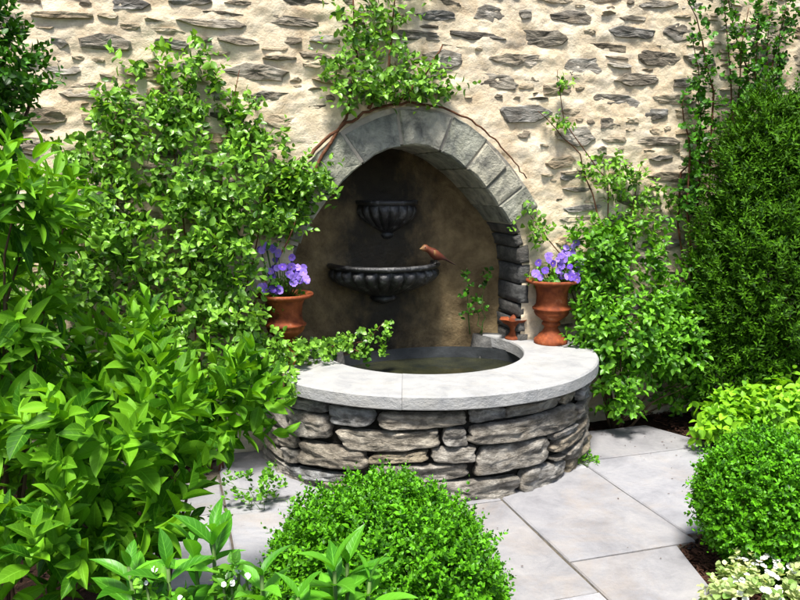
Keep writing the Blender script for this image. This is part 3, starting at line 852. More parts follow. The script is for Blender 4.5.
# ------------------------------------------------------------------ urns, flowers, bird, footed dish
URN = [(0.092, 0.0), (0.095, 0.012), (0.090, 0.026), (0.078, 0.034), (0.068, 0.050), (0.048, 0.068), (0.038, 0.086), (0.040, 0.098), (0.052, 0.104), (0.052, 0.116), (0.044, 0.124),
       (0.062, 0.138), (0.088, 0.158), (0.098, 0.176), (0.096, 0.188), (0.106, 0.192), (0.108, 0.202), (0.098, 0.208), (0.088, 0.222), (0.086, 0.262), (0.090, 0.300), (0.100, 0.326), (0.118, 0.338), (0.142, 0.343), (0.148, 0.350), (0.146, 0.360), (0.136, 0.362),
       (0.122, 0.352), (0.096, 0.335), (0.084, 0.320)]
def urn(loc, sc, label, rot=0):
    t = empty('garden_urn', loc)
    tag(t, label, 'urn', 'terracotta urns on the coping')
    x, y, z = loc
    def sect(a, b, name, parent, gad=0):
        pr = [(r * sc, h * sc) for r, h in URN[a:b]]
        v, f = lathe(pr, 56, loc, (lambda q, i: 1 + (gad * math.cos(16 * q) if 0 < i < len(pr) - 1 else 0)) if gad else None)
        return mesh_np(name, v, f, M['terracotta'], parent)
    sect(0, 8, 'foot', t); sect(7, 11, 'knop', t)
    b = sect(10, 22, 'body', t); sect(21, 30, 'rim', t)
    v, f = lathe([(0.001, 0.345 * sc), (0.10 * sc, 0.338 * sc)], 24, loc)
    mesh_np('soil', v, f, M['soil'], t)
    return t
URN_R, URN_L = (0.735, -0.115, 0.5008), (-0.760, -0.13, 0.5008)
urn(URN_R, 1.0, 'terracotta urn of purple flowers on the bare end of the coping beside the niche')
urn(URN_L, 0.97, 'terracotta urn of purple flowers half hidden by leaves on the overgrown end of the coping')

# leaf templates: along +Y, width X, normal Z; uv kept for the veins
def leaf_tpl(nl, nw, wprof, fold=0.18, droop=0.2, wav=0.0):
    V, UV = [], []
    for i in range(nl + 1):
        t = i / nl
        w = wprof(t)
        for j in range(nw + 1):
            u = j / nw * 2 - 1
            x = u * w
            z = abs(x) * fold * 2 - droop * t * t + wav * math.sin(t * 9 + (1.5 if u > 0 else 0)) * abs(u)
            V.append((x, t, z)); UV.append((u, t, 0))
    F = []
    for i in range(nl):
        for j in range(nw):
            a = i * (nw + 1) + j
            F.append((a, a + 1, a + nw + 2, a + nw + 1))
    return np.array(V), np.array(F), np.array(UV)
ellip = lambda W, p=1.0, tip=1.0: (lambda t: W * (math.sin(math.pi * min(1, t ** p)) ** tip) + 0.004)
T_BIG = [leaf_tpl(9, 4, ellip(0.235, 0.95, 0.88), 0.22, 0.22, 0.014), leaf_tpl(9, 4, ellip(0.215, 0.88, 0.92), 0.34, 0.08, 0.018),
         leaf_tpl(9, 4, ellip(0.235, 1.0, 0.85), 0.16, 0.34, 0.016), leaf_tpl(9, 4, ellip(0.18, 0.9, 1.0), 0.28, 0.48, 0.014), leaf_tpl(9, 4, ellip(0.20, 1.0, 0.9), 0.45, 0.15, 0.025)]
T_LANCE = [leaf_tpl(9, 4, ellip(0.17, 0.9, 0.9), 0.22, 0.30, 0.01), leaf_tpl(9, 4, ellip(0.155, 0.85, 0.95), 0.3, 0.45, 0.012), leaf_tpl(9, 4, ellip(0.18, 1.05, 0.9), 0.2, 0.18, 0.01)]
T_MID = leaf_tpl(4, 2, ellip(0.32, 0.85, 0.8), 0.2, 0.2)
T_ROUND = leaf_tpl(4, 2, ellip(0.44, 0.9, 0.6), 0.12, 0.15)
T_SMALL = leaf_tpl(3, 2, ellip(0.32, 0.8, 0.7), 0.15, 0.15)
T_NEEDLE = leaf_tpl(2, 1, ellip(0.16, 0.8, 0.6), 0.0, 0.2)
T_PETAL = leaf_tpl(4, 4, lambda t: 0.5 * (t ** 0.7) * (1.0 if t < 0.8 else 1 - (t - 0.8) * 2.2) + 0.05, 0.05, 0.15, 0.03)

def basis(D, N):
    D = unit(D); S = unit(np.cross(D, N)); N2 = np.cross(S, D)
    return S, D, N2

def leaf_cloud(name, T, P, D, N, S, mat, parent, wr=None):
    tv, tf, tuv = T
    n = len(P)
    Sd, Dd, Nn = basis(D, N)
    S = np.asarray(S)[:, None, None]
    w = (np.ones(n) if wr is None else wr)[:, None, None]
    V = P[:, None, :] + S * (tv[None, :, 0:1] * w * Sd[:, None, :] + tv[None, :, 1:2] * Dd[:, None, :] + tv[None, :, 2:3] * Nn[:, None, :])
    F = (tf[None] + (np.arange(n) * len(tv))[:, None, None]).reshape(-1, 4)
    A = np.repeat(tuv[None], n, 0); A[:, :, 2] = rng.random(n)[:, None]
    o = mesh_np(name, V.reshape(-1, 3), F, mat, parent, True, A.reshape(-1, 3))
    o['kind'] = 'stuff'
    return o

def sprigs(P, D, L, n, size, sp0=75, sp1=22, opposite=False, up=0.7, droop=0.0, jit=0.25):
    """leaves along shoots that start at P, run along D for L; returns P, D, N, S arrays"""
    m = len(P); D = unit(D)
    A = unit(np.cross(D, np.array([0.3, 0.5, 0.81]) + rng.normal(0, .3, (m, 3)))); B = np.cross(D, A)
    ph = rng.random(m) * 6.28
    out = []
    for i in range(n):
        if opposite:
            t = (i // 2 + 0.6) / (n / 2); az = ph + (i // 2) * 1.571 + (i % 2) * 3.1416
        else:
            t = (i + 0.6) / n; az = ph + i * 2.4
        az = az + rng.normal(0, 0.2, m)
        sp = np.radians(sp0 + (sp1 - sp0) * t + rng.normal(0, 9, m))
        r = np.cos(az)[:, None] * A + np.sin(az)[:, None] * B
        c, s = np.cos(sp)[:, None], np.sin(sp)[:, None]
        d = c * D + s * r + rng.normal(0, jit * 0.4, (m, 3)); d[:, 2] -= droop
        nn = s * D - c * r; nn[:, 2] += up; nn += rng.normal(0, jit, (m, 3))
        sz = size * (1.0 - 0.45 * t ** 3) * rng.uniform(0.72, 1.15, m)
        out.append((P + D * (L * t)[:, None], d, nn, sz))
    return tuple(np.concatenate([o[k] for o in out]) for k in range(4))

def blob_points(n, c, r, inner=0.55, lump=0.18, seed=0, zmin=None, lsc=3.0):
    """points through the outer shell of a lumpy ellipsoid, and their outward directions"""
    d = unit(rng.normal(size=(n, 3)))
    k = 1 + lump * fbm(d, lsc, seed, 2) * 1.6
    t = (inner ** 3 + (1 - inner ** 3) * rng.random(n)) ** (1 / 3)
    P = np.array(c) + d * np.array(r) * (k * t)[:, None]
    nrm = unit(d / np.array(r))
    if zmin is not None:
        q = P[:, 2] > zmin; P, nrm = P[q], nrm[q]
    return P, nrm

def stems(base, tips, r0, mat, parent, name='stem', wob=0.04, each=False, n=5):
    """curved canes from the base to each tip; every cane a part of its own when each is set"""
    shp = []
    for tp in tips:
        b = np.array(base) + np.array((random.uniform(-.05, .05), random.uniform(-.05, .05), 0)); tp = np.array(tp)
        mid = b + (tp - b) * 0.45; mid[2] += 0.18 * np.linalg.norm(tp - b)
        pts = []
        for i in range(8):
            t_ = i / 7
            p = (1 - t_) ** 2 * b + 2 * t_ * (1 - t_) * mid + t_ * t_ * tp
            if 0 < i < 7: p = p + rng.normal(0, wob * 0.25, 3)
            pts.append(p)
        s = tube(pts, [r0 * (1 - 0.75 * i / 7) for i in range(8)], n)
        if each: mesh_np(name, s[0], s[1], mat, parent)
        else: shp.append(s)
    if shp: return joined(name, shp, mat, parent)

LEAF_ME = {}
def leaf_objects(T_list, key, P, D, N, S, mat, parent):
    """each large leaf as an object of its own, sharing a few meshes"""
    if key not in LEAF_ME:
        LEAF_ME[key] = []
        for q, (tv, tf, tuv) in enumerate(T_list):
            me = bpy.data.meshes.new('leaf')
            me.from_pydata([tuple(v) for v in tv], [], [tuple(int(i) for i in f) for f in tf])
            a = me.attributes.new('leafuv', 'FLOAT_VECTOR', 'POINT'); a.data.foreach_set('vector', tuv.astype(np.float32).ravel())
            me.polygons.foreach_set('use_smooth', np.ones(len(me.polygons), dtype=bool))
            me.materials.append(mat); LEAF_ME[key].append(me)
    Sd, Dd, Nn = basis(D, N)
    o0 = np.array(parent_origin(parent))
    for i in range(len(P)):
        o = bpy.data.objects.new('leaf', random.choice(LEAF_ME[key])); link(o, parent)
        m = Matrix.Identity(4)
        for r_ in range(3):
            m[r_][0], m[r_][1], m[r_][2], m[r_][3] = Sd[i, r_] * S[i], Dd[i, r_] * S[i], Nn[i, r_] * S[i], P[i, r_] - o0[r_]
        o.matrix_basis = m

def cat(arrs):
    return tuple(np.concatenate([a[k] for a in arrs]) for k in range(4))

def flower_heads(parent, pts, nrm, size, mat, five=True):
    """five-petalled blooms, each one a part with a small eye"""
    o0 = np.array(parent_origin(parent))
    for p, d in zip(pts, nrm):
        d = np.array(d, float) / np.linalg.norm(d)
        a = np.cross(d, (0.2, 0.3, 0.9)); a /= np.linalg.norm(a); b = np.cross(d, a)
        V, F, A = [], [], []
        tv, tf, tuv = T_PETAL
        rot = random.uniform(0, 6.28); s = size * random.uniform(0.8, 1.15); rv = random.random() * 0.9
        for k in range(5):
            q = rot + k * 2 * math.pi / 5 + random.uniform(-.12, .12)
            r = math.cos(q) * a + math.sin(q) * b
            dr = r * math.cos(0.35) + d * math.sin(0.35); sd = np.cross(dr, d); sd /= np.linalg.norm(sd); n2 = np.cross(sd, dr)
            o = len(V)
            ss = s * random.uniform(0.85, 1.1)
            for v, u in zip(tv, tuv):
                V.append(np.array(p) + ss * 0.5 * (v[0] * 1.15 * sd + v[1] * dr + v[2] * n2) + d * 0.001 * k); A.append((u[0], u[1], rv))
            F += [tuple(int(i) + o for i in f) for f in tf]
        fl = mesh_np('flower', np.array(V), np.array(F), mat, parent, True, A)
        v, f = lathe([(0.001, 0.006 * s / .05), (0.09 * s, 0.003 * s / .05), (0.10 * s, -0.004)], 8)
        e = [np.array(p) + q[0] * a + q[1] * b + q[2] * d for q in v]
        mesh_np('flower_eye', e, f, M['petal_eye'], fl)

def urn_plant(top, label, blooms, nl):
    t = empty('purple_flower_plant', top)
    tag(t, label, 'flowers', 'flowers in the terracotta urns')
    c = np.array(top)
    n = nl
    d = unit(rng.normal(size=(n, 3)) + np.array([0, -0.2, 0.7]))
    P = c + d * np.array([0.10, 0.09, 0.06]) * rng.uniform(0.3, 1, (n, 1))
    P, D, N, S = sprigs(P, d, np.full(n, 0.05), 6, 0.040, 80, 30, False, 0.6)
    leaf_cloud('foliage', T_MID, P, D, N, S, M['leaf_shrub'], t)
    blooms = blooms + [tuple(np.array(b) + rng.normal(0, 0.022, 3)) for b in blooms]
    pts = [c + np.array(b) for b in blooms]
    joined('flower_stalk', [tube([c + np.array((0.3 * b[0], 0.3 * b[1], -0.01)), c + np.array((0.8 * b[0], 0.8 * b[1], 0.6 * b[2])), c + np.array(b)], 0.0022, 5) for b in blooms], M['green_stem'], t)
    flower_heads(t, pts, [(-0.15 + random.uniform(-.5, .5), -1, 0.35 + random.uniform(-.4, .4)) for _ in pts], 0.039, M['petal_purple'])
urn_plant((URN_R[0], URN_R[1], 0.848), 'purple flowers growing in the urn on the bare end of the coping',
          [(-0.13, -0.05, 0.055), (-0.09, -0.08, 0.075), (-0.04, -0.07, 0.11), (-0.055, -0.05, 0.15), (0.0, -0.06, 0.13), (0.045, -0.04, 0.165), (0.085, -0.03, 0.15), (0.05, -0.05, 0.19), (0.09, -0.05, 0.20),
           (0.055, -0.11, 0.06), (0.03, -0.11, 0.04), (0.085, -0.11, 0.045), (0.135, -0.05, 0.07), (0.15, -0.04, 0.10), (-0.015, -0.09, 0.075), (0.02, -0.04, 0.10)], 26)
urn_plant((URN_L[0], URN_L[1], 0.838), 'purple flowers growing in the urn half hidden by leaves',
          [(-0.12, -0.06, 0.235), (-0.09, -0.06, 0.25), (-0.06, -0.06, 0.235), (-0.035, -0.06, 0.22), (-0.075, -0.05, 0.13), (-0.045, -0.06, 0.145), (-0.01, -0.07, 0.15), (0.025, -0.07, 0.15), (0.06, -0.07, 0.145), (0.085, -0.06, 0.125),
           (0.01, -0.09, 0.115), (0.045, -0.09, 0.11), (0.03, -0.09, 0.075), (0.065, -0.08, 0.085), (-0.10, -0.08, 0.04), (-0.07, -0.09, 0.045), (-0.04, -0.09, 0.05), (-0.125, -0.07, 0.055)], 22)

def bird(loc, s, yaw):
    """perched bird: one continuous body from bill to tail, folded wings, legs on the rim"""
    t = empty('perched_bird', loc); tag(t, 'small rust coloured bird perched on the rim of the lower black bowl', 'bird')
    # spine stations: x (along), z, half-width, half-height
    st_ = [(-0.075, 0.066, 0.001, 0.001), (-0.068, 0.066, 0.004, 0.004), (-0.061, 0.067, 0.010, 0.011), (-0.052, 0.069, 0.0145, 0.0155), (-0.041, 0.067, 0.0155, 0.0165), (-0.032, 0.060, 0.0155, 0.016),
           (-0.020, 0.050, 0.021, 0.021), (-0.004, 0.041, 0.0255, 0.0255), (0.012, 0.034, 0.0235, 0.0225), (0.028, 0.027, 0.0165, 0.0145), (0.042, 0.020, 0.0115, 0.0075), (0.060, 0.010, 0.011, 0.0045), (0.085, -0.004, 0.012, 0.003), (0.098, -0.011, 0.010, 0.0015)]
    n = 14; V, F = [], []
    for x, z, w, h in st_:
        for j in range(n):
            a = 2 * math.pi * j / n
            V.append((x, w * math.cos(a), z + h * math.sin(a)))
    for i in range(len(st_) - 1):
        for j in range(n): F.append((i * n + j, i * n + (j + 1) % n, (i + 1) * n + (j + 1) % n, (i + 1) * n + j))
    F.append(tuple(range(n))); F.append(tuple(range(len(st_) * n - 1, (len(st_) - 1) * n - 1, -1)))
    m = Matrix.Rotation(yaw, 3, 'Z')
    tr = lambda V_: [np.array(m @ Vector(v)) * s + np.array(loc) for v in V_]
    mesh_np('body', tr(V), F, M['bird'], t)
    for sd in (-1, 1):
        ws = [(-0.018, 0.050, 0.010), (0.0, 0.043, 0.016), (0.022, 0.031, 0.013), (0.045, 0.018, 0.007), (0.062, 0.009, 0.002)]
        V, F = [], []
        for x, z, h in ws:
            for q in (-1, -0.4, 0.4, 1): V.append((x, sd * (0.0225 + 0.005 * (1 - q * q) - max(0, x) * 0.16), z + q * h))
        for i in range(4):
            for j in range(3): F.append((i * 4 + j, i * 4 + j + 1, i * 4 + j + 5, i * 4 + j + 4))
        mesh_np('wing', tr(V), F, M['bird'], t)
        v, f = tube([(0.0, sd * 0.009, 0.025), (0.004, sd * 0.010, 0.010), (-0.002, sd * 0.010, 0.0), (-0.014, sd * 0.011, -0.001)], 0.0018, 5)
        mesh_np('leg', tr(v), f, M['plastic'], t)
        v, f = lathe([(0.001, 0.0028), (0.0025, 0.0), (0.001, -0.0028)], 8)
        mesh_np('eye', tr([(-0.054 + q[0], sd * 0.0140 + q[1] * .6, 0.072 + q[2]) for q in v]), f, M['plastic'], t)
bird((0.125, 0.125, 0.9455), 1.28, R(6))

dish = empty('footed_dish', (0.578, 0.045, 0.5008)); tag(dish, 'small terracotta footed dish with a scalloped rim on the coping beside the urn', 'dish')
dl = tuple(dish.location)
v, f = lathe([(0.045, 0.0), (0.047, 0.01), (0.030, 0.022), (0.018, 0.04), (0.020, 0.062), (0.034, 0.08)], 32, dl); mesh_np('foot', v, f, M['terracotta'], dish)
v, f = lathe([(0.034, 0.08), (0.056, 0.094), (0.074, 0.112), (0.080, 0.118), (0.074, 0.118), (0.05, 0.10), (0.001, 0.092)], 48, dl, lambda a, i: 1 + (0.10 * math.cos(6 * a) if 1 <= i <= 5 else 0)); mesh_np('scalloped_rim', v, f, M['terracotta'], dish)
v, f = lathe([(0.022, 0.095), (0.026, 0.11), (0.020, 0.126), (0.008, 0.138), (0.001, 0.142)], 24, dl); mesh_np('knob', v, f, M['terracotta'], dish)

# ------------------------------------------------------------------ plants
UP = np.array([0, 0, 1.0])
def shrub(name, label, cat_, base, blobs, T, size, nleaf, slen, mat, stem_mat, nstem=10, r0=0.010, upd=0.5, sp=(75, 22), opp=False, group=None, up=0.7, droop=0.0, part='foliage', lump=0.18, inner=0.5, zmin=0.03, dirv=None):
    t = empty(name, base); tag(t, label, cat_, group)
    arrs, tips = [], []
    for q, (c, r, n) in enumerate(blobs):
        P, nr = blob_points(n, c, r, inner, lump, q + len(name), zmin)
        d = nr + upd * UP + rng.normal(0, 0.35, P.shape)
        if dirv is not None: d = d + np.array(dirv)
        d = unit(d)
        L = slen * rng.uniform(0.6, 1.3, len(P))
        arrs.append(sprigs(P - d * (L * 0.6)[:, None], d, L, nleaf, size, sp[0], sp[1], opp, up, droop))
        k = max(2, int(nstem * n / sum(b[2] for b in blobs)))
        tips += [P[i] for i in rng.choice(len(P), k, replace=False)]
    A = cat(arrs)
    stems(base, tips, r0, stem_mat, t, 'stem', each=len(tips) <= 24)
    return t, A

def broad_shrub(label, base, blobs, size, nobj, T_list, key, mat, nleaf=10, slen=0.16, nstem=14, sp=(68, 18), group='broad leaved shrubs', droop=0.05, name='broadleaf_shrub', upd=0.7):
    t, A = shrub(name, label, 'shrub', base, blobs, None, size, nleaf, slen, mat, M['bark'], nstem, 0.008, upd, sp, True, group, 0.45, droop, inner=0.35)
    P, D, N, S = A
    dist = np.linalg.norm(P + D * (S[:, None] * 0.5) - np.array(CAM), axis=1)
    ok = dist > 0.8; P, D, N, S, dist = P[ok], D[ok], N[ok], S[ok], dist[ok]
    order = np.argsort(dist / S)
    a, b = order[:nobj], order[nobj:]
    leaf_objects(T_list, key, P[a], D[a], N[a], S[a], mat, t)
    if len(b):
        g_ = np.array_split(rng.permutation(b), 2)
        for i_, gg in enumerate(g_):
            leaf_cloud('foliage', T_list[i_], P[gg], D[gg], N[gg], S[gg], mat, t)
    return t

# near shrubs with broad leaves, left of the basin
broad_shrub('large glossy broad-leaved shrub spilling over the paving and the overgrown end of the basin', (-1.42, -1.80, -0.04),
            [((-1.475, -2.02, 0.78), (0.24, 0.26, 0.28), 50), ((-1.16, -1.62, 0.78), (0.15, 0.20, 0.15), 30), ((-1.62, -2.15, 0.52), (0.25, 0.25, 0.26), 40), ((-1.38, -1.72, 0.80), (0.23, 0.24, 0.25), 42), ((-1.65, -1.50, 0.62), (0.35, 0.30, 0.42), 60), ((-1.42, -1.85, 0.50), (0.14, 0.2, 0.16), 18)],
            0.086, 300, T_BIG, 'big', M['leaf_big'])
broad_shrub('tall broad-leaved shrub below the dark evergreen, its shoots arching outwards', (-1.80, -1.75, -0.04),
            [((-1.68, -1.80, 1.34), (0.15, 0.20, 0.17), 30), ((-1.72, -1.75, 1.08), (0.14, 0.2, 0.2), 20), ((-1.85, -1.75, 0.95), (0.22, 0.28, 0.34), 40)],
            0.095, 170, T_LANCE, 'tall', M['leaf_big'])

# lance-leaved perennials in the front edge of the bed
def rosette(base, tips, size, label, n=9):
    t = empty('lance_leaved_perennial', base); tag(t, label, 'plant', 'lance leaved perennials along the front of the bed')
    for tp in tips:
        tp = np.array(tp); b = np.array(base)
        v, f = tube([b, b + (tp - b) * 0.5 + np.array((0.01, 0.01, 0.02)), tp], [0.006, 0.005, 0.004], 6)
        mesh_np('stem', v, f, M['green_stem'], t)
        d = unit((tp - b)[None] + np.array([[0, 0, 0.15]]))
        A = sprigs((tp - d[0] * 0.14)[None], d, np.array([0.15]), n, size, 82, 22, True, 0.8, 0.08, 0.15)
        leaf_objects(T_LANCE, 'lance', *A, M['leaf_lance'], t)
rosette((-1.26, -2.33, -0.04), [(-1.245, -2.36, 0.69), (-1.285, -2.33, 0.65)], 0.115, 'upright lance-leaved perennial standing free before the paving', 10)
rosette((-1.02, -2.50, -0.04), [(-1.02, -2.50, 0.64), (-0.945, -2.49, 0.60), (-0.98, -2.44, 0.62)], 0.13, 'lance-leaved perennial spreading against the round clipped box', 10)
rosette((-1.17, -2.52, -0.04), [(-1.165, -2.52, 0.665), (-1.10, -2.54, 0.62)], 0.105, 'lance-leaved perennial squeezed between two others with pale flower buds below', 10)
rosette((-1.36, -2.42, -0.04), [(-1.335, -2.45, 0.67), (-1.41, -2.40, 0.66)], 0.11, 'lance-leaved perennial under the skirt of the big broad-leaved shrub', 10)

def white_bloomers(label, base, spots, size):
    t = empty('white_flower_plant', base); tag(t, label, 'flowers', 'small white flowers along the front of the bed')
    b = np.array(base)
    joined('stem', [tube([b, (b + np.array(p)) / 2 + np.array((0, 0, .02)), p], 0.003, 5) for p in spots], M['green_stem'], t)
    P = np.array(spots); n = len(P)
    A = sprigs(np.repeat(P, 3, 0) - np.array([0, 0, .05]) + rng.normal(0, .02, (n * 3, 3)), np.repeat([[0, 0, 1.0]], n * 3, 0) + rng.normal(0, .4, (n * 3, 3)), np.full(n * 3, .05), 5, 0.035)
    leaf_cloud('foliage', T_MID, *A, M['leaf_shrub'], t)
    flower_heads(t, [p + np.array((0, -.01, .012)) for p in P], [(random.uniform(-.4, .4), -.8, .7) for _ in P], size, M['petal_white'])
white_bloomers('sprays of small white flowers below the big broad-leaved shrub', (-1.32, -2.50, -0.04), [(-1.375, -2.46, 0.645), (-1.315, -2.49, 0.622), (-1.36, -2.44, 0.66)], 0.011)
white_bloomers('creamy small flowers between the lance-leaved perennials', (-1.20, -2.48, -0.04), [(-1.205, -2.48, 0.655), (-1.19, -2.49, 0.645), (-1.22, -2.50, 0.64), (-1.235, -2.50, 0.64)], 0.012)

# clipped box balls
def box_ball(c, r, label, n, sy=0.95):
    base = (c[0], c[1], -0.04)
    t = empty('box_shrub', base); tag(t, label, 'shrub', 'clipped round box shrubs')
    P, nr = blob_points(n, c, (r, r, r * sy), 0.82, 0.09, int(abs(c[0]) * 100), 0.0, 4.5)
    d = unit(nr * 0.7 + 0.75 * UP + rng.normal(0, 0.33, P.shape))
    L = rng.uniform(0.035, 0.075, len(P)); L[rng.random(len(P)) < 0.04] *= 1.6
    A = sprigs(P - d * np.minimum(L * 0.5, 0.03)[:, None], d, L, 9, 0.0185, 65, 25, True, 0.5, 0, 0.3)
    leaf_cloud('crown', T_SMALL, *A, M['leaf_box'], t)
    P2, nr2 = blob_points(int(n * 0.45), c, (r * 0.90, r * 0.90, r * 0.88), 0.6, 0.10, 3, 0.0)
    A = sprigs(P2, unit(nr2 + rng.normal(0, .5, P2.shape)), np.full(len(P2), 0.06), 8, 0.026, 75, 30, True, 0.4)
    leaf_cloud('inner_foliage', T_SMALL, *A, M['leaf_box'], t)
    stems(base, [P[i] for i in rng.choice(len(P), 14, replace=False)], 0.008, M['bark'], t, 'stem', each=True)
box_ball((-0.75, -1.88, 0.165), 0.375, 'round clipped box shrub in the bed directly before the basin', 5200, 0.98)
box_ball((0.745, -1.78, 0.25), 0.26, 'round clipped box shrub at the dark mulch corner of the paving', 3000, 1.0)

# pale flowering ground cover by the right box
t = empty('pale_flowering_groundcover', (0.56, -1.98, -0.04)); tag(t, 'low pale variegated plant with white flowers at the foot of the mulch corner box', 'plant')
P, nr = blob_points(300, (0.60, -1.99, 0.03), (0.30, 0.14, 0.10), 0.5, 0.2, 4, -0.02)
A = sprigs(P, unit(nr + UP), np.full(len(P), 0.05), 7, 0.030, 80, 30, False, 0.8)
leaf_cloud('foliage', T_ROUND, *A, M['leaf_varieg'], t)
stems((0.56, -1.98, -0.04), P[:12], 0.004, M['green_stem'], t, 'stem', each=True)
P, nr = blob_points(420, (0.62, -2.0, 0.055), (0.30, 0.14, 0.10), 0.9, 0.2, 4, 0.06)
q = [i for i in range(len(P)) if random.random() < (0.35 + 0.65 * (P[i, 0] > 0.5))]
flower_heads(t, P[q], nr[q] + np.array([0, -0.3, 0.5]), 0.022, M['petal_white'])

# climbers on the wall, left
def climber(name, label, base, blobs, T, size, nleaf, slen, mat, canes, upd=0.35, seed=0, droop=0.1, sp=(80, 30), dirv=(0, -0.5, 0), inner=0.25, r0=0.006, wob=0.004):
    t = empty(name, base); tag(t, label, 'climber', 'climbers on the stone wall')
    arrs = []
    for q, (c, r, n) in enumerate(blobs):
        P, nr = blob_points(n, c, r, inner, 0.3, seed + q)
        P = P[P[:, 1] < -0.03]; nr = rng.normal(0, .55, P.shape) + np.array(dirv) + upd * UP
        L = slen * rng.uniform(0.5, 1.4, len(P)); d = unit(nr)
        arrs.append(sprigs(P - d * (L * 0.5)[:, None], d, L, nleaf, size, sp[0], sp[1], False, 0.6, droop))
    A = cat(arrs)
    ok = A[0][:, 1] < -0.022
    A = tuple(a[ok] for a in A)
    leaf_cloud('foliage', T, *A, mat, t)
    for cn in canes:
        cn = [np.array(c, float) for c in cn]; pts = []
        for a, b in zip(cn[:-1], cn[1:]):
            for i in range(5): pts.append(a + (b - a) * i / 5 + rng.normal(0, wob, 3))
        pts.append(cn[-1]); k = len(pts)
        v, f = tube(pts, [r0 * (1 - 0.7 * i / k) for i in range(k)], 6)
        mesh_np('cane', v, f, M['redbark'], t)
    return t
climber('climbing_rose', 'dense small-leaved climber covering the wall beside the overgrown end of the fountain', (-1.15, -0.25, -0.04),
        [((-1.22, -0.22, 1.10), (0.46, 0.20, 0.34), 260), ((-0.97, -0.18, 1.38), (0.34, 0.14, 0.22), 105), ((-1.35, -0.16, 1.52), (0.38, 0.12, 0.24), 80), ((-1.20, -0.28, 0.66), (0.40, 0.22, 0.34), 240), ((-0.70, -0.10, 1.32), (0.12, 0.05, 0.16), 34), ((-0.53, -0.09, 1.38), (0.08, 0.03, 0.06), 7), ((-1.80, -0.30, 0.70), (0.45, 0.22, 0.6), 330),
         ((-0.76, -0.08, 1.28), (0.12, 0.06, 0.16), 60), ((-1.66, -0.25, 1.25), (0.22, 0.2, 0.40), 120), ((-1.25, -0.1, 1.74), (0.14, 0.07, 0.13), 36), ((-1.5, -0.10, 1.72), (0.10, 0.07, 0.10), 18), ((-0.62, -0.10, 1.42), (0.10, 0.09, 0.10), 26), ((-0.95, -0.08, 1.66), (0.10, 0.05, 0.12), 14), ((-1.25, -0.07, 1.92), (0.26, 0.05, 0.16), 40), ((-1.0, -0.07, 1.75), (0.2, 0.05, 0.14), 20), ((-1.55, -0.08, 1.62), (0.16, 0.06, 0.2), 24), ((-0.85, -0.07, 1.58), (0.14, 0.05, 0.10), 20)],
        T_MID, 0.048, 8, 0.15, M['leaf_rose'],
        [[(-1.15, -0.22, 0), (-1.2, -0.16, 0.8), (-1.25, -0.1, 1.4), (-1.28, -0.06, 1.95)], [(-1.12, -0.25, 0), (-1.0, -0.18, 0.7), (-0.85, -0.12, 1.3), (-0.66, -0.08, 1.52)], [(-1.18, -0.25, 0), (-1.5, -0.18, 0.9), (-1.52, -0.1, 1.5), (-1.55, -0.06, 1.86)],
         [(-1.1, -0.2, 0), (-1.1, -0.12, 1.0), (-1.02, -0.07, 1.6), (-0.94, -0.05, 1.93)], [(-1.1, -0.2, 0.5), (-0.75, -0.15, 1.1), (-0.58, -0.1, 1.45)]])
# vine over the crown of the arch; its canes follow the arch
k0, k1 = station(XC - 0.5, 1.25), station(XC + 0.52, 1.22)
arch_cane = [(INT[i][0] + NRM[i][0] * 0.222, -0.045, INT[i][1] + NRM[i][1] * 0.222) for i in range(k0, k1, 16)]
climber('arch_vine', 'loose leafy vine sprouting over the crown of the stone arch', (-0.62, -0.06, 1.38),
        [((-0.27, -0.10, 1.96), (0.26, 0.10, 0.18), 84), ((-0.12, -0.10, 1.86), (0.24, 0.10, 0.08), 44), ((-0.36, -0.08, 2.18), (0.18, 0.07, 0.16), 26), ((0.15, -0.06, 1.90), (0.12, 0.05, 0.06), 6), ((-0.44, -0.08, 1.85), (0.12, 0.07, 0.10), 26), ((0.03, -0.07, 1.93), (0.12, 0.06, 0.10), 20), ((-0.18, -0.07, 2.25), (0.13, 0.05, 0.13), 20), ((-0.10, -0.06, 2.45), (0.25, 0.05, 0.15), 26)],
        T_MID, 0.043, 6, 0.12, M['leaf_rose'], [arch_cane, [(-0.62, -0.05, 1.4), (-0.42, -0.05, 1.72), (-0.36, -0.06, 2.0), (-0.38, -0.05, 2.4)], [(-0.3, -0.05, 1.76), (-0.2, -0.07, 1.95), (-0.16, -0.05, 2.35)], [(-0.15, -0.05, 1.8), (0.0, -0.06, 1.95), (0.1, -0.04, 2.1)]], seed=5, r0=0.010)
# right of the arch: thin strands
climber('wall_vine', 'sparse vine with thin strands on the wall between the arch and the conifer', (1.12, -0.08, 0.2),
        [((1.10, -0.07, 1.45), (0.22, 0.05, 0.12), 40), ((1.30, -0.06, 1.36), (0.18, 0.05, 0.12), 26), ((0.80, -0.06, 1.70), (0.10, 0.05, 0.06), 10), ((0.78, -0.06, 1.93), (0.05, 0.04, 0.05), 6), ((0.62, -0.06, 1.20), (0.10, 0.05, 0.12), 14), ((1.20, -0.06, 1.18), (0.28, 0.05, 0.16), 38), ((0.66, -0.09, 1.12), (0.06, 0.05, 0.08), 10), ((1.5, -0.06, 1.2), (0.16, 0.05, 0.2), 20)],
        T_MID, 0.040, 6, 0.11, M['leaf_rose'], [[(1.1, -0.06, 0.2), (1.14, -0.05, 0.9), (1.1, -0.04, 1.4), (0.82, -0.035, 1.72), (0.77, -0.03, 2.0)], [(1.12, -0.06, 0.2), (1.25, -0.05, 1.1), (1.32, -0.04, 1.5)], [(1.1, -0.06, 0.6), (0.8, -0.05, 1.0), (0.62, -0.04, 1.22)], [(1.14, -0.05, 1.0), (0.92, -0.035, 1.55), (0.66, -0.03, 1.78)]], seed=9, r0=0.005)
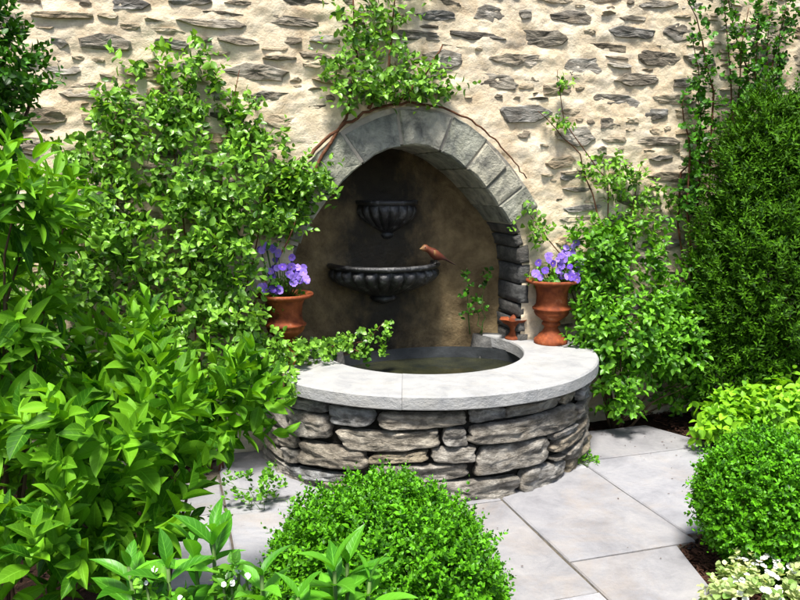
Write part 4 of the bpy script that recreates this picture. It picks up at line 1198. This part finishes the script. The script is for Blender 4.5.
# upright stems with round leaves in the corner
t = empty('upright_climber', (1.95, -0.07, 0.3)); tag(t, 'climber with upright stems of round leaves above the dark conifer', 'climber', 'climbers on the stone wall')
arrs = []
for i, (x, z0, z1, lean) in enumerate([(1.50, 1.55, 1.92, -0.03), (1.60, 1.5, 2.02, 0.02), (1.66, 1.5, 2.20, -0.04), (1.74, 1.5, 2.36, 0.04), (1.82, 1.5, 2.50, -0.05), (1.90, 1.5, 2.32, 0.05), (1.98, 1.5, 2.48, -0.02), (2.06, 1.6, 2.36, 0.05), (2.15, 1.6, 2.6, 0.03), (2.22, 1.6, 2.42, -0.04), (2.30, 1.6, 2.55, 0.04), (2.40, 1.6, 2.45, 0.0), (1.56, 1.45, 1.72, 0.10), (2.02, 1.9, 2.56, -0.12), (1.70, 1.9, 2.42, -0.10)]):
    x += random.uniform(-.04, .04); lean *= 2.2; yy = random.uniform(-0.20, -0.06)
    pts = [(1.95 + (x - 1.95) * 0.5, -0.10, 0.3), (x, yy, z0 - 0.3), (x, yy, z0)] + [(x + lean * q / 4 + random.uniform(-.03, .03), yy, z0 + (z1 - z0) * q / 4) for q in range(1, 5)]
    v, f = tube(pts, [0.007, 0.006, 0.006, 0.005, 0.004, 0.003, 0.002], 5); mesh_np('stem', v, f, M['redbark'], t)
    z0 -= 0.3; n = int((z1 - z0) / 0.020)
    zz = np.linspace(z0, z1, n)
    P = np.stack([np.interp(zz, [p[2] for p in pts], [p[0] for p in pts]) + rng.normal(0, .022, n), np.full(n, yy - 0.015) + rng.normal(0, .022, n), zz], -1)
    arrs.append(sprigs(P, np.array([[0, -0.5, 0.6]]) + rng.normal(0, .5, (n, 3)), np.full(n, 0.05), 5, 0.034, 75, 30, False, 0.5))
leaf_cloud('foliage', T_ROUND, *cat(arrs), M['leaf_dark'], t)

# shrubs right of the basin
t, A = shrub('bright_leaved_shrub', 'bright green small-leaved shrub between the bare coping end and the dark conifer', 'shrub', (1.16, -0.14, -0.04),
             [((1.12, -0.28, 0.58), (0.34, 0.22, 0.30), 260), ((1.42, -0.32, 0.50), (0.26, 0.22, 0.26), 150), ((0.98, -0.16, 0.95), (0.22, 0.12, 0.24), 100), ((1.22, -0.14, 1.0), (0.30, 0.11, 0.22), 70), ((1.05, -0.35, 0.26), (0.16, 0.15, 0.16), 36), ((0.92, -0.30, 0.66), (0.12, 0.12, 0.14), 40), ((1.5, -0.2, 0.8), (0.2, 0.14, 0.2), 50), ((1.55, -0.24, 0.24), (0.22, 0.12, 0.2), 60)],
             None, 0.050, 8, 0.13, M['leaf_shrub'], M['bark'], 20, 0.009, 0.5, (78, 25), False, None, 0.8, 0.05)
leaf_cloud('foliage', T_MID, *A, M['leaf_shrub'], t)

# dark conifer against the wall: upright flat sprays
t = empty('dark_conifer', (2.00, -0.45, -0.04)); tag(t, 'tall dark green conifer filling the corner right of the wall fountain', 'conifer')
v, f = tube([(2.0, -0.45, -0.05), (2.0, -0.45, 0.6), (2.02, -0.44, 1.3), (2.03, -0.44, 1.8)], [0.05, 0.042, 0.03, 0.012], 10); mesh_np('trunk', v, f, M['bark'], t)
arrs = []
for q, (c, r, n) in enumerate([((2.02, -0.45, 0.90), (0.52, 0.34, 0.80), 3600), ((2.24, -0.45, 1.35), (0.50, 0.3, 0.58), 1900), ((1.80, -0.42, 0.85), (0.34, 0.26, 0.64), 1500), ((1.68, -0.36, 0.42), (0.26, 0.2, 0.34), 500), ((1.78, -0.40, 1.35), (0.24, 0.2, 0.44), 900), ((2.1, -0.42, 1.55), (0.3, 0.25, 0.36), 900), ((1.86, -0.38, 1.60), (0.2, 0.18, 0.34), 500)]):
    P, nr = blob_points(n, c, r, 0.62, 0.22, 30 + q, 0.12, 4.0)
    d = unit(nr * 0.8 + UP * 0.7 + rng.normal(0, .3, P.shape)); L = rng.uniform(0.06, 0.13, len(P))
    arrs.append(sprigs(P - d * (L * .5)[:, None], d, L, 13, 0.036, 60, 22, True, 0.3))
leaf_cloud('crown', T_NEEDLE, *cat(arrs), M['leaf_yew'], t)
stems((2.0, -0.45, 0.25), [(1.75, -0.55, 0.7), (2.3, -0.55, 0.9), (1.7, -0.5, 1.2), (2.35, -0.5, 1.4), (2.05, -0.65, 1.1), (1.85, -0.6, 1.4), (2.2, -0.6, 1.6)], 0.014, M['bark'], t, 'branch', each=True)

# lime perennial before the conifer
t, A = shrub('lime_perennial', 'lime green layered perennial between the mulch corner box and the dark conifer', 'plant', (1.72, -0.70, -0.04),
             [((1.62, -0.72, 0.17), (0.34, 0.2, 0.12), 150), ((1.85, -0.70, 0.22), (0.34, 0.22, 0.14), 150), ((1.45, -0.72, 0.10), (0.16, 0.14, 0.08), 40)],
             None, 0.062, 8, 0.12, M['leaf_lime'], M['green_stem'], 18, 0.005, 0.15, (85, 40), True, None, 1.2, 0.18, zmin=0.0)
leaf_cloud('foliage', T_MID, *A, M['leaf_lime'], t)

# dark evergreen top left
t, A = shrub('dark_evergreen', 'dark dense evergreen tree hanging in above the tall broad-leaved shrub', 'tree', (-2.15, -1.05, -0.04),
             [((-1.98, -1.12, 1.72), (0.34, 0.28, 0.26), 640), ((-2.05, -1.12, 2.0), (0.34, 0.25, 0.26), 360), ((-2.15, -1.1, 1.4), (0.36, 0.3, 0.3), 300)],
             None, 0.036, 9, 0.09, M['leaf_dark'], M['bark'], 16, 0.02, 0.5, (65, 25), True, None, 0.5, 0.0)
leaf_cloud('crown', T_SMALL, *A, M['leaf_dark'], t)
v, f = tube([(-2.15, -1.05, -0.05), (-2.15, -1.05, 0.8), (-2.08, -1.08, 1.7)], [0.045, 0.035, 0.015], 9); mesh_np('trunk', v, f, M['bark'], t)

# strands trailing over the coping and the weed in the niche
climber('coping_creeper', 'small-leaved creeper trailing over the overgrown end of the coping into the pool', (-0.66, -0.02, 0.50),
        [((-0.50, -0.10, 0.56), (0.14, 0.08, 0.05), 22), ((-0.36, -0.06, 0.58), (0.08, 0.05, 0.06), 12), ((-0.22, -0.05, 0.58), (0.04, 0.04, 0.09), 10), ((-0.62, -0.18, 0.56), (0.10, 0.10, 0.07), 20), ((-0.35, -0.09, 0.50), (0.04, 0.04, 0.04), 7), ((-0.80, -0.36, 0.53), (0.10, 0.12, 0.05), 18), ((-0.82, -0.56, 0.47), (0.05, 0.05, 0.07), 12), ((-0.86, -0.24, 0.62), (0.12, 0.08, 0.12), 30), ((-0.72, -0.30, 0.57), (0.08, 0.05, 0.06), 14)],
        T_ROUND, 0.032, 7, 0.07, M['leaf_rose'], [[(-0.70, -0.05, 0.505), (-0.5, -0.10, 0.55), (-0.34, -0.06, 0.56), (-0.22, -0.05, 0.66)], [(-0.72, -0.08, 0.505), (-0.8, -0.35, 0.52), (-0.84, -0.55, 0.52), (-0.86, -0.62, 0.43)], [(-0.5, -0.10, 0.55), (-0.38, -0.10, 0.52), (-0.33, -0.1, 0.47)]], seed=31, r0=0.004)
t = empty('niche_weed', (0.40, 0.26, 0.52)); tag(t, 'small dark weed growing up the inside of the niche behind the footed dish', 'plant')
P = np.array([(0.40 + random.uniform(-.08, .10), 0.22 + random.uniform(-.03, .03), 0.56 + 0.36 * random.random()) for _ in range(20)])
leaf_cloud('foliage', T_ROUND, *sprigs(P, np.array([[0, -0.6, 0.5]]) + rng.normal(0, .5, P.shape), np.full(20, .05), 5, 0.030), M['leaf_dark'], t)
stems((0.42, 0.25, 0.50), [(0.36, 0.23, 0.9), (0.46, 0.22, 0.8), (0.40, 0.22, 0.7)], 0.004, M['green_stem'], t, 'stem', each=True)
# small weeds at the foot of the basin
for (x, y, lb) in [(0.66, -0.66, 'tiny green weed in the paving joint at the foot of the basin'), (-0.98, -0.70, 'low weed with tiny leaves on the paving below the overgrown end of the basin')]:
    t = empty('paving_weed', (x, y, 0.0)); tag(t, lb, 'weed', 'weeds in the paving joints')
    n = 10 if x > 0 else 46; sp_ = 0.03 if x > 0 else 0.065
    P = np.array([(x + random.gauss(0, sp_), y + random.gauss(0, sp_ * .7), random.uniform(0.0, 0.02 if x > 0 else 0.14)) for _ in range(n)])
    leaf_cloud('foliage', T_ROUND, *sprigs(P, UP[None] + rng.normal(0, .5, P.shape), np.full(n, .04), 6, 0.024), M['leaf_shrub'], t)
    stems((x, y, 0.0), [tuple(p + np.array((0, 0, .03))) for p in P[:5]], 0.002, M['green_stem'], t, 'stem', each=True)
